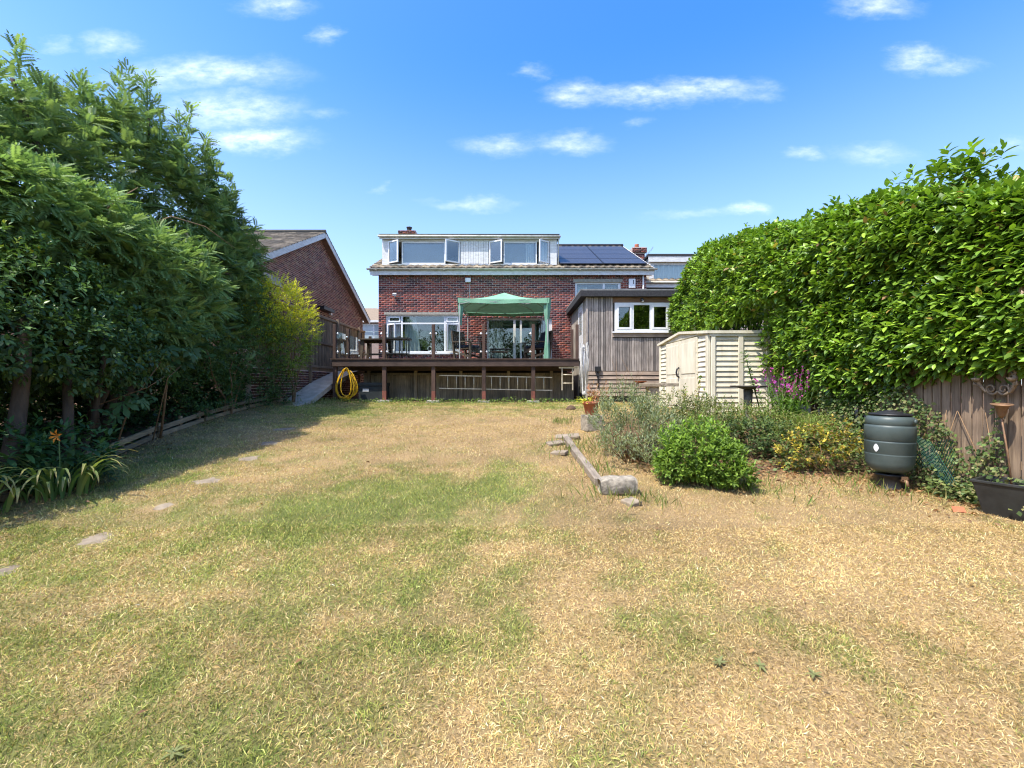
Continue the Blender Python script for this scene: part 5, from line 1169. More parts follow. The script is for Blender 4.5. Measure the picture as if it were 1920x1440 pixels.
#VEG
# ------------------------------------------------------------------ vegetation
def shoots(name, parent, P, A, k, step, tpl, size, cols, mat, spread=.9, droop=.25, grow=.55, tone=.4, upb=.8, keepf=None, tonemap=None):
    """leafy shoots: k leaves spiralling round an axis A from each point P"""
    n = len(P); A = unit(A); ref = rng.standard_normal((n, 3)); s = unit(np.cross(A, ref)); u = np.cross(A, s)
    L = []; D = []; U = []; S = []; T = []; tone_r = rng.random(n) if tonemap is None else tonemap
    for i in range(k):
        t = i * 2.4 + rng.random(n) * .7; rad = s * np.cos(t)[:, None] + u * np.sin(t)[:, None]; f = i / max(1, k - 1)
        d = rad * (spread * (1 - .45 * f)) + A * (grow + .5 * f) + rng.standard_normal((n, 3)) * .15; d[:, 2] -= droop * (1 - .5 * f)
        up = A * .5 + rng.standard_normal((n, 3)) * .2; up[:, 2] += upb
        L.append(P + A * (i * step)); D.append(d); U.append(up); S.append(size * (1.05 - .4 * f) * (.75 + .5 * rng.random(n))); T.append(tone_r * .8 + .25 * f)
    L = np.concatenate(L); D = np.concatenate(D); U = np.concatenate(U); S = np.concatenate(S); T = np.concatenate(T)
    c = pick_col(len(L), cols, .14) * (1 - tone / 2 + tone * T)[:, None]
    if keepf is not None: m = keepf(L); L, D, U, S, c = L[m], D[m], U[m], S[m], c[m]
    return L, D, U, S, c
def shoot_part(name, parent, P, A, k, step, tpl, size, cols, mat, **kw):
    L, D, U, S, c = shoots(name, parent, P, A, k, step, tpl, size, cols, mat, **kw)
    return leaves(name, tpl, L, D, U, S, c, mat, parent)
def ell_pts(ells, n, shell=.6, lump=.12, seed=1, upper=None):
    e = np.array(ells, float); w = e[:, 3] * e[:, 4] + e[:, 4] * e[:, 5] + e[:, 3] * e[:, 5]; k = rng.choice(len(e), n, p=w / w.sum())
    d = unit(rng.standard_normal((n, 3))); r = (shell + (1 - shell) * rng.random(n) ** .6)
    r = r * (1 + lump * 2 * (fbm(d[:, 0] * 2.2 + d[:, 2] * 1.3 + k, d[:, 1] * 2.2 + d[:, 2] * 1.7, seed, 3) - .5))
    P = e[k, :3] + d * r[:, None] * e[k, 3:6]; out = unit(d / e[k, 3:6])
    # drop what is deep inside another lobe
    deep = np.zeros(n, bool)
    for q in e: deep |= (((P - q[:3]) / q[3:6]) ** 2).sum(1) < .30
    return P[~deep], out[~deep]

LAUREL = [(.15, .265, .024), (.21, .355, .034), (.09, .17, .020), (.31, .46, .05), (.125, .225, .026)]
def hedge():
    h = thing('laurel_hedge', 'tall bright green laurel hedge along the whole right side', 'hedge', (5.4, 6, -1.1))
    ty = [3.0, 4.3, 4.9, 5.5, 6.4, 7.6, 9.3, 11, 12.2, 13.2, 13.9]; tz = [1.75, 1.86, 2.02, 2.38, 2.60, 2.78, 3.12, 3.55, 3.75, 3.4, 2.3]
    by = [3.0, 4.3, 5.2, 6.0, 7.0, 8.6, 9.2, 12.2, 12.5, 14]; bz = [.10, .12, .02, -.25, -.42, -.40, -.40, -.4, -.4, -.4]
    tpl = leaf_tpl(.48, .14, .16, 2)
    def face_x(y, z):
        lump = (fbm(y * .8, z * .8, 91, 3) - .5) * .55; top = np.interp(y, ty, tz); bot = np.interp(y, by, bz)
        r = np.clip((z - top + .7) / .7, 0, 1); rb = np.clip((bot + .5 - z) / .5, 0, 1)
        return 4.93 + lump + .35 * r ** 2 + .22 * rb ** 2 + .018 * np.maximum(y - 8, 0) + .42 * np.exp(-((y - 8.7) / .75) ** 2) * (z < 1.6) + .5 * np.clip((.45 - z) / .8, 0, 1) * sstep(6.6, 8.0, y)
    n = 5600; y = 3.1 + 10.8 * rng.random(n) ** 1.15; tp = np.interp(y, ty, tz); bt = np.interp(y, by, bz); z = bt + (tp - bt) * rng.random(n); x = face_x(y, z) + np.abs(rng.normal(0, .10, n)) - .02
    P = np.stack([x, y, z], 1); A = np.stack([-np.ones(n), rng.normal(-.1, .35, n), .30 + .5 * np.clip((z - tp + .6) / .6, 0, 1) + rng.normal(0, .25, n)], 1)
    n2 = 1500; y2 = 3.1 + 10.6 * rng.random(n2) ** 1.1; x2 = 5.2 + 1.5 * rng.random(n2) + .018 * np.maximum(y2 - 8, 0); z2 = np.interp(y2, ty, tz) - .05 + (fbm(x2, y2 * .9, 93, 3) - .5) * .5 + rng.normal(0, .04, n2) + .12 * (x2 - 5.2)
    P2 = np.stack([x2, y2, z2], 1); A2 = np.stack([rng.normal(-.35, .3, n2), rng.normal(0, .3, n2), np.ones(n2)], 1)
    # taller sprouts that break the top line
    n3 = 120; cl = np.array([5.35, 5.45, 5.6, 5.8, 4.7, 5.5, 6.3, 7.4, 8.4, 10.2, 11.8, 12.6, 13.0, 13.2]); y3 = cl[rng.integers(0, len(cl), n3)] + rng.normal(0, .12, n3); x3 = 5.35 + rng.random(n3) * .7; z3 = np.interp(y3, ty, tz) + rng.random(n3) * .32 * np.where((y3 > 5.1) & (y3 < 6), 1.5, .8)
    P3 = np.stack([x3, y3, z3], 1); A3 = np.stack([rng.normal(0, .3, n3), rng.normal(0, .3, n3), np.ones(n3)], 1)
    n4 = 5200; y4 = 3.1 + 10.6 * rng.random(n4); tp = np.interp(y4, ty, tz); bt = np.interp(y4, by, bz) + .1; z4 = bt + (tp - bt) * rng.random(n4); x4 = face_x(y4, z4) + .25 + 1.0 * rng.random(n4)
    P4 = np.stack([x4, y4, z4], 1); A4 = np.stack([-np.ones(n4), rng.normal(0, .5, n4), rng.normal(.2, .4, n4)], 1)
    P = np.concatenate([P, P2, P3]); A = np.concatenate([A, A2, A3])
    shed_box = lambda L: ~((L[:, 1] > 8.95) & (L[:, 1] < 12.4) & (L[:, 2] < 1.42) & (L[:, 0] < 5.75)) & ~((L[:, 1] > 13.2) & (L[:, 0] < 5.4) & (L[:, 2] < 1.6))
    tm = .55 * rng.random(len(P)) + .45 * fbm(P[:, 1] * 1.1, P[:, 2] * 1.1, 95, 2)
    L, D, U, S, c = shoots('', h, P, A, 8, .022, tpl, .150, LAUREL, MAT['leaf_gloss'], spread=1.0, droop=.30, grow=.45, keepf=shed_box, tonemap=tm, tone=.6)
    tp4 = leaf_tpl(.55, .1, .1, 1); L4, D4, U4, S4, c4 = shoots('', h, P4, A4, 7, .03, tp4, .17, LAUREL, MAT['leaf_gloss'], spread=1.0, droop=.2, grow=.4, keepf=shed_box, tone=.4); leaves('inner_foliage', tp4, L4, D4, U4, S4, c4, MAT['leaf_gloss'], h)
    S = S * rng.uniform(.72, 1.18, len(S)); od = rng.random(len(S)); c[od < .022] = pick_col(int((od < .022).sum()), [(.34, .22, .07), (.42, .36, .06), (.26, .14, .06)]); c = c * rng.uniform(.75, 1.2, (len(c), 1))
    # the leaves that show largest are parts of their own
    near = np.where((L[:, 1] > 4.25) & (L[:, 1] < 6.2) & (L[:, 0] < face_x(L[:, 1], L[:, 2]) - .06))[0]; near = near[np.argsort(-S[near] / L[near, 1])][:300]; m = np.ones(len(L), bool); m[near] = False
    leaves('foliage', tpl, L[m], D[m], U[m], S[m], c[m], MAT['leaf_gloss'], h)
    protos = []
    for k in range(8):
        cc = np.repeat(pick_col(1, LAUREL, .1) * 1.15, len(tpl[0]), 0); o = np_mesh('leaf', tpl[0], tpl[1], cc, MAT['leaf_gloss']); protos.append(o.data); bpy.data.objects.remove(o)
    for i in near:
        d = Vector(D[i]).normalized(); s_ = d.cross(Vector(U[i])).normalized(); u_ = s_.cross(d); mt = Matrix((s_, d, u_)).transposed()
        share(protos[random.randrange(8)], 'leaf', L[i], h, mt.to_euler(), (S[i],) * 3)
    m = MB(); rr = random.Random(2)
    for k in range(26):
        yy = rr.uniform(3.4, 13.2); xx = 5.55 + rr.uniform(0, .4)
        for q in range(3): m.tube([(xx, yy, g(xx, yy) - .05), (xx + rr.uniform(-.2, .1), yy + rr.uniform(-.3, .3), .6), (xx + rr.uniform(-.5, .3), yy + rr.uniform(-.5, .5), 1.9)], [.03, .02, .008], 6)
    m.build('stem', MAT['bark'], h)
hedge()

def left_trees():
    bark = MAT['bark']
    # tall feathery tree at the back: pinnate fronds on upright leaders
    t = thing('feathery_tree', 'tall dense evergreen tree with upright feathery leaders on the left', 'tree', (-7.6, 8.0, -.9))
    E = [(-7.7, 5.2, 2.1, 1.3, 1.3, 1.9), (-7.9, 6.3, 2.6, 1.4, 1.2, 1.9), (-7.9, 7.7, 3.1, 1.3, 1.2, 2.1), (-7.7, 8.9, 3.4, 1.25, 1.1, 2.0), (-7.45, 9.8, 3.1, 1.1, 1.1, 2.0), (-7.2, 10.7, 2.7, .95, 1.0, 1.8), (-7.05, 10.9, 2.3, .65, .75, 1.6), (-6.9, 7.4, 1.6, 1.0, 1.4, 1.5), (-6.8, 9.6, 1.6, .9, 1.5, 1.6)]
    tpl = pinnate_tpl(7, .36, .12, .28); C = [(.165, .255, .10), (.22, .325, .12), (.11, .185, .075), (.28, .39, .14)]
    P, o = ell_pts(E, 3700, .5, .30, 3); A = o * .55 + np.array((.1, 0, .85)); L, D, U, S, c = shoots('', t, P, A, 4, .04, tpl, .30, C, MAT['leaf'], spread=.9, droop=.18, grow=.55, tone=.55)
    # leaders
    PL = []
    for (x, y, z0, z1) in ((-7.2, 6.35, 3.2, 4.45), (-7.5, 6.95, 3.4, 4.35), (-7.4, 7.5, 3.7, 4.75), (-7.4, 8.9, 4.2, 5.75), (-7.6, 8.45, 4.2, 5.45), (-7.3, 9.6, 4.0, 5.35), (-7.1, 10.3, 3.7, 4.95), (-6.95, 10.9, 3.1, 4.35), (-6.85, 11.2, 2.6, 3.7), (-7.0, 5.9, 2.8, 3.9), (-6.8, 11.3, 2.0, 3.1), (-7.6, 5.3, 2.6, 3.7), (-7.0, 10.0, 4.0, 5.15), (-7.5, 9.2, 4.2, 5.5)):
        for q in range(15):
            f = q / 14; PL.append((x + random.uniform(-.14, .14) * (1 - f), y + random.uniform(-.14, .14) * (1 - f), z0 + .3 + (z1 + .12 - z0) * f))
    for (x, y, z1) in [(random.uniform(-7.6, -6.9), yy, zz) for yy, zz in ((5.6, 3.8), (6.6, 4.1), (7.8, 4.9), (8.2, 5.5), (9.0, 5.75), (9.4, 5.55), (9.9, 5.3), (10.5, 5.0), (10.9, 4.75), (11.1, 4.45), (11.2, 4.2), (11.3, 3.9), (11.4, 3.6), (11.3, 3.3))]:
        for q in range(10): f = q / 9; PL.append((x + random.uniform(-.15, .15) * (1 - f), y + random.uniform(-.15, .15) * (1 - f), z1 - .8 + 1.15 * f))
    PL = np.array(PL); L2, D2, U2, S2, c2 = shoots('', t, PL, np.tile((0, 0, 1.), (len(PL), 1)) + rng.normal(0, .2, (len(PL), 3)), 4, .03, tpl, .23, C, MAT['leaf'], spread=.8, droop=.0, grow=.7, tone=.4)
    leaves('crown', tpl, np.concatenate([L, L2]), np.concatenate([D, D2]), np.concatenate([U, U2]), np.concatenate([S, S2]), np.concatenate([c, c2 * 1.15]), MAT['leaf'], t)
    limb_mesh(t, 'trunk', (-7.5, 8.2, -.9), [(-7.2, 6.3, 4.4), (-7.4, 8.9, 5.4), (-7.1, 10.3, 4.6), (-6.9, 11.2, 3.8), (-7.8, 7.4, 4.6), (-7.7, 5.4, 3.9)], .13, bark, .25, 3)
    t = thing('border_tree', 'border tree left of the camera whose shade falls across the near left lawn', 'tree', (-7.6, 1.5, -1.5)); E = [(-7.7, 3.8, 2.0, 1.1, 1.2, 1.7), (-7.7, 2.2, 1.8, 1.1, 1.3, 1.7), (-7.7, .6, 1.6, 1.1, 1.3, 1.6), (-7.6, -.8, 1.2, 1.0, 1.0, 1.4)]; P, o = ell_pts(E, 1300, .4, .3, 4); shoot_part('crown', t, P, o * .6 + (0, 0, .7), 4, .05, leaf_tpl(.4, .1, .1, 1), .22, C, MAT['leaf'], tone=.5); limb_mesh(t, 'trunk', (-7.7, 1.5, -1.5), [(-7.7, 3.6, 2.2), (-7.7, 2, 2.4), (-7.7, .4, 2.0), (-7.6, -.8, 1.5)], .12, bark, .2, 21)
    # bright acacia-like boughs in front
    t = thing('acacia_tree', 'light green acacia with drooping ferny sprays on the left', 'tree', (-6.6, 6.9, -.95))
    E = [(-6.35, 6.2, 2.2, .75, .7, .55), (-6.3, 7.0, 1.9, .8, .9, .75), (-6.2, 8.0, 1.7, .7, .8, .9), (-6.15, 7.2, 1.1, .6, .9, .7), (-6.5, 5.6, 2.35, .6, .5, .45)]
    tpl2 = pinnate_tpl(8, .27, .10, .30); P, o = ell_pts(E, 1000, .6, .3, 5); A = o * .9 + np.array((.15, -.1, .45)); shoot_part('crown', t, P, A, 5, .05, tpl2, .27, [(.23, .35, .125), (.30, .43, .15), (.17, .275, .10)], MAT['leaf'], spread=.9, droop=.2, grow=.65, tone=.6)
    limb_mesh(t, 'trunk', (-6.6, 6.9, -.95), [(-6.3, 6.2, 2.3), (-6.2, 7.2, 2.0), (-6.2, 8.2, 2.0), (-6.2, 8.9, 2.3)], .075, bark, .15, 6)
    m = MB(); m.tube([(-6.4, 7.4, 2.6), (-6.0, 7.7, 2.95), (-5.75, 8.2, 2.95), (-5.6, 8.8, 2.75)], [.014, .012, .009, .004], 5); m.tube([(-6.3, 6.6, 2.5), (-6.0, 6.75, 2.9), (-5.9, 6.9, 3.1)], [.012, .01, .005], 5); m.build('bare_twig', MAT['twig'], t)
    # near glossy camellia with thick trunks
    t = thing('camellia_shrub', 'large dark glossy-leaved shrub overhanging the near left border', 'shrub', (-6.0, 5.0, -1.15))
    E = [(-6.25, 4.7, 1.0, .95, .9, .85), (-6.1, 5.5, .95, .95, .9, .85), (-6.0, 6.2, .75, .75, .7, .75), (-6.4, 3.8, 1.1, .9, .9, .8), (-5.9, 6.7, .55, .5, .5, .55), (-7.2, 4.6, 1.0, .9, 1.2, 1.0), (-5.75, 5.1, .50, .55, .7, .50), (-5.75, 6.0, .35, .5, .6, .50), (-6.0, 4.3, .55, .6, .6, .5), (-6.6, 5.2, .1, .5, 1.2, .6), (-5.42, 4.95, .50, .36, .45, .42), (-5.40, 5.6, .42, .36, .45, .42), (-5.55, 4.5, .55, .35, .4, .4), (-5.5, 6.3, .30, .35, .45, .42)]
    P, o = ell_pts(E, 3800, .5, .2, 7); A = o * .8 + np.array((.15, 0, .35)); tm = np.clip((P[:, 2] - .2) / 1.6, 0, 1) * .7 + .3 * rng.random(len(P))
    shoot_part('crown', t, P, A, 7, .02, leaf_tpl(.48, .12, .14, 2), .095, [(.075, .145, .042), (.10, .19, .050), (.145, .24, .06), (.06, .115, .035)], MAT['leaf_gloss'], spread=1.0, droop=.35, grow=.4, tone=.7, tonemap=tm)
    k = P[:, 2] > 1.45; shoot_part('young_leaves', t, P[k][::2] + (0, 0, .05), A[k][::2] + (0, 0, .8), 5, .02, leaf_tpl(.48, .12, .1, 2), .075, [(.30, .34, .05), (.22, .30, .05), (.14, .22, .045)], MAT['leaf_gloss'], spread=.9, droop=.1)
    rr = random.Random(8); m = MB()
    for a, b, c_, r0 in (((-5.62, 4.75, -1.3), (-5.45, 4.85, -.75), (-5.75, 5.2, 1.0), .085), ((-5.85, 4.55, -1.3), (-5.75, 4.7, -.5), (-5.75, 4.8, 1.0), .075), ((-5.5, 5.35, -1.2), (-5.45, 5.4, -.55), (-5.8, 5.7, .9), .06), ((-5.9, 5.9, -1.1), (-5.6, 6.0, -.4), (-5.85, 6.3, .8), .04), ((-6.3, 4.2, -1.3), (-6.1, 4.3, -.4), (-6.3, 4.4, 1.1), .08)):
        pts = []
        for i in range(9):
            f = i / 8; p = Vector(a).lerp(Vector(b), f).lerp(Vector(b).lerp(Vector(c_), f), f); pts.append(p + Vector((rr.uniform(-.015, .015), rr.uniform(-.015, .015), 0)))
        m.tube(pts, [r0 * (1.15 - .5 * i / 8) for i in range(9)], 10)
    m.build('trunk', bark, t)
    # fig-like shrub
    t = thing('fig_bush', 'young fig with large lobed leaves poking out of the left shrubbery', 'shrub', (-5.9, 7.4, -.9)); n = 46
    P = np.stack([rng.normal(-5.55, .22, n), rng.normal(7.3, .35, n), rng.normal(.55, .22, n)], 1); P = np.concatenate([P, np.stack([rng.normal(-5.6, .15, 14), rng.normal(6.3, .3, 14), rng.normal(-.25, .12, 14)], 1)]); n = len(P)
    leaves('lobed_leaves', palmate_tpl(), P, np.stack([rng.normal(.7, .4, n), rng.normal(-.3, .5, n), rng.normal(-.25, .3, n)], 1), np.stack([rng.normal(.4, .3, n), rng.normal(-.2, .3, n), np.ones(n)], 1), rng.uniform(.16, .28, n), [(.085, .17, .055), (.11, .20, .065), (.07, .14, .05)], MAT['leaf'], t)
    m = MB(); m.tube([(-5.95, 7.4, -.95), (-5.8, 7.35, 0), (-5.6, 7.3, .7)], [.02, .016, .006], 6); m.tube([(-5.8, 6.4, -.95), (-5.68, 6.5, -.3), (-5.55, 7.0, .45)], [.014, .012, .005], 6); m.tube([(-5.75, 7.0, -.9), (-5.55, 7.05, .1), (-5.45, 7.2, .3)], [.01, .008, .004], 5); m.tube([(-5.8, 6.1, -.3), (-5.5, 6.6, -.05), (-5.35, 6.75, .12)], [.01, .008, .004], 5); m.build('stem', MAT['twig'], t)
    # mid-distance shrub
    t = thing('privet_shrub', 'dense mid green small-leaved shrub between the fig and the yellow-green hedge', 'shrub', (-6.3, 10, -.8))
    E = [(-6.3, 8.6, .6, .55, .7, .8), (-6.35, 9.5, .9, .6, .8, 1.2), (-6.4, 10.4, 1.2, .6, .8, 1.4), (-6.4, 11.2, .9, .5, .7, 1.3), (-6.3, 8.9, -.1, .5, .8, .5), (-6.3, 10.6, .0, .5, 1.2, .55), (-6.3, 11.8, .1, .45, .6, .65), (-6.45, 8.2, -.3, .4, .8, .5), (-6.5, 9.6, -.3, .4, 1.0, .5), (-6.5, 11.0, -.25, .35, 1.0, .45)]
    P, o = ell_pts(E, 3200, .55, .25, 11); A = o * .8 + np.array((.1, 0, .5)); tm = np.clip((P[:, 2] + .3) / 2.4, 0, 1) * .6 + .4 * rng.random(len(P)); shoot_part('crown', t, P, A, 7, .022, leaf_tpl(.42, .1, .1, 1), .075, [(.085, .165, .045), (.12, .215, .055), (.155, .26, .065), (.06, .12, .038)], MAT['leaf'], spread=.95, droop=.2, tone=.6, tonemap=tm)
    limb_mesh(t, 'stem', (-6.2, 9.6, -.8), [(-6.0, 9.4, .5), (-6.1, 10.0, .7), (-6.2, 8.8, .8), (-6.3, 10.6, 1.2)], .03, MAT['twig'], .15, 9)
    # yellow-green hedge
    t = thing('golden_privet_hedge', 'yellow-green privet hedge in front of the board fence', 'hedge', (-6.2, 12.4, -.5))
    E = [(-6.2, 11.6, 2.15, .50, .65, .75), (-6.1, 12.1, 2.05, .48, .6, .75), (-6.0, 12.6, 1.55, .42, .5, .75), (-6.1, 12.0, 1.0, .45, .8, .8), (-6.3, 11.0, 1.75, .45, .6, .8)]
    P, o = ell_pts(E, 2300, .5, .25, 13); A = o * 1.0 + np.array((.1, -.1, .25)); f = np.clip((P[:, 2] - .7) / 1.5 + rng.normal(0, .12, len(P)), 0, 1); k = f > .55
    tpl3 = leaf_tpl(.45, .1, .1, 1); shoot_part('golden_leaves', t, P[k], A[k], 8, .018, tpl3, .065, [(.68, .64, .035), (.58, .60, .04), (.76, .70, .06)], MAT['leaf'], spread=.9, droop=.1, tone=.3); shoot_part('green_leaves', t, P[~k], A[~k], 8, .018, tpl3, .065, [(.22, .31, .045), (.32, .40, .05), (.15, .22, .04)], MAT['leaf'], spread=.9, droop=.15, tone=.5)
    limb_mesh(t, 'stem', (-6.2, 12.4, -.55), [(-6.1, 12.0, 1.2), (-6.1, 12.8, 1.2), (-6.2, 12.5, 1.5)], .03, MAT['twig'], .1, 4)
    # dark undergrowth and ivy at the foot of the shrubs
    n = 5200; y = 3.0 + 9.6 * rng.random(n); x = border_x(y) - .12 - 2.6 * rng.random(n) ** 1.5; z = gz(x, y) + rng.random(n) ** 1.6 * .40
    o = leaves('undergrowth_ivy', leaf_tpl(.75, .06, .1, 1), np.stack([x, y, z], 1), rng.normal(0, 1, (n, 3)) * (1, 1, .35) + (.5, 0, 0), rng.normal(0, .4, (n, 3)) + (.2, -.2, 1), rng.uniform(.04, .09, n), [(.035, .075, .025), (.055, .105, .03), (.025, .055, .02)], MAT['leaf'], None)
    # back rows of foliage added beyond the border to block sun and view
    t = thing('sun_screen_shrub', 'dark shrub row added behind the left border to block sun and gaps', 'shrub', (-8.6, 7, -.9)); E = [(-8.4, 4.5, .3, .8, 1.4, 1.2), (-8.5, 6.8, .3, .7, 1.4, 1.3), (-8.4, 9.2, .3, .7, 1.4, 1.3), (-8.0, 11.3, .2, .7, 1.1, 1.2), (-7.3, 8.2, -.2, .5, 1.3, .7), (-7.0, 10.6, -.1, .5, 1.2, .8), (-7.4, 6.2, -.3, .6, 1.3, .8), (-7.0, 4.6, -.4, .5, 1.2, .8), (-8.2, 3.0, .3, .8, 1.4, 1.3), (-7.6, 9.6, .2, .5, 1.5, 1.0), (-7.1, 12.0, .1, .4, .8, .8), (-9.4, 3.2, .9, .7, 1.6, 1.9), (-9.5, 6.0, .9, .7, 1.7, 1.9), (-9.5, 8.8, .9, .7, 1.7, 1.9), (-9.3, 11.4, .8, .6, 1.5, 1.8), (-7.6, 5.4, -.6, .6, 1.0, .6), (-6.9, 7.0, -.5, .5, .9, .5)]
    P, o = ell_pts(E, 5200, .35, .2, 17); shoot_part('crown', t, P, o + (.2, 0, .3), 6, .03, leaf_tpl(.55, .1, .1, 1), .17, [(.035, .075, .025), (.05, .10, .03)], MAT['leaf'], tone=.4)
    limb_mesh(t, 'stem', (-8.3, 7, -.95), [(-8.2, 5, .6), (-8.2, 7, .8), (-8.2, 9, .7)], .05, bark, .1, 14)
left_trees()

def strap_plants():
    V = []; protos = []
    for k in range(9):
        rr = random.Random(50 + k); m = []; F = []; n = 8; L = rr.uniform(.55, .75); bend = rr.uniform(2.3, 3.3); a = R(rr.uniform(76, 90)); p = np.array((0., 0., 0.)); tw = rr.uniform(-.3, .3); V = []
        for i in range(n + 1):
            f = i / n; w = .0115 * (1 - f ** 2.5) ** .7 * (.6 + .8 * min(1, f * 5)) + .0006; s = np.array((math.cos(tw * f) * w, math.sin(tw * f) * w, 0)); V += [p - s + (0, 0, .004), p.copy(), p + s + (0, 0, .004)]
            ang = a - bend * f ** 1.4; p = p + L / n * np.array((0, math.cos(ang), math.sin(ang)))
        for i in range(n):
            for j in (0, 1): b = 3 * i + j; F.append((b, b + 1, b + 4, b + 3))
        V = np.array(V); f_ = np.repeat(np.linspace(0, 1, n + 1), 3)[:, None]; base = np.array(((.17, .26, .06), (.12, .22, .055), (.22, .28, .08), (.10, .19, .06))[k % 4]); c = base * (1 - .0 * f_) * (1 - f_ ** 6) + np.array((.40, .30, .12)) * f_ ** 6
        o = np_mesh('strap_leaf', V, np.array(F), np.clip(c, 0, 1), MAT['leaf'], None, True); protos.append(o.data); bpy.data.objects.remove(o)
    for nm, lab, cx, cy, N, spread in (('strap_leaf_plant', 'large clump of arching strap-leaved lily at the near left border', -4.97, 4.78, 95, .26), ('iris_clump', 'narrow-leaved iris clump at the left edge of the picture', -5.22, 4.32, 46, .20)):
        p = thing(nm, lab, 'plant', (cx, cy, g(cx, cy))); rr = random.Random(len(nm))
        for i in range(N):
            a = rr.uniform(0, 2 * math.pi); q = spread * math.sqrt(rr.random()); x, y = cx + q * math.cos(a) * 1.3, cy + q * math.sin(a)
            share(protos[rr.randrange(9)], 'strap_leaf', (x, y, g(x, y) + .03), p, (rr.uniform(-.15, .15), rr.uniform(-.15, .15), a - math.pi / 2 + rr.uniform(-.7, .7)), (rr.uniform(.9, 1.3),) + (rr.uniform(.75, 1.1),) * 2)
    l = thing('orange_lily', 'single orange lily flower above the strap-leaved clump', 'flower', (-4.92, 4.78, g(-4.92, 4.78))); zz = -.56; MB().tube([(-4.92, 4.78, g(-4.92, 4.78)), (-4.93, 4.77, -.9), (-4.91, 4.74, zz)], .006, 6).build('stem', MAT['lily_stem'], l)
    for k in range(6):
        a = k * math.pi / 3 + .3; d = Vector((math.cos(a), -.35, math.sin(a))).normalized(); s = d.cross(Vector((0, -1, 0))).normalized(); b = Vector((-4.91, 4.73, zz)); m = MB()
        m.add([b, b + d * .045 + s * .013 + Vector((0, -.02, 0)), b + d * .085 + Vector((0, .0, 0)), b + d * .045 - s * .013 + Vector((0, -.02, 0)), b + d * .045 + Vector((0, -.012, 0))], [(0, 1, 4), (4, 1, 2), (0, 4, 3), (4, 2, 3)]); m.build('petal', MAT['lily'], l)
    t = thing('lily_foliage', 'low leafy green plant behind the orange lily', 'plant', (-5.3, 5.2, -1.1)); P, o = ell_pts([(-5.25, 5.1, -.85, .4, .4, .35), (-5.5, 4.7, -.8, .4, .4, .35)], 260, .4, .2, 19); shoot_part('leaves', t, P, o + (0, 0, .5), 6, .03, leaf_tpl(.4, .1, .2, 2), .13, [(.055, .13, .04), (.075, .16, .045), (.04, .10, .03)], MAT['leaf'], tone=.5)
MAT['lily'] = M_plain('orange_petal', (.75, .28, .02), (.65, .20, .02), 10, .6, bmp=0); MAT['lily_stem'] = M_plain('green_stem', (.10, .16, .04), (.07, .12, .03), 10, .7, bmp=0)
strap_plants()

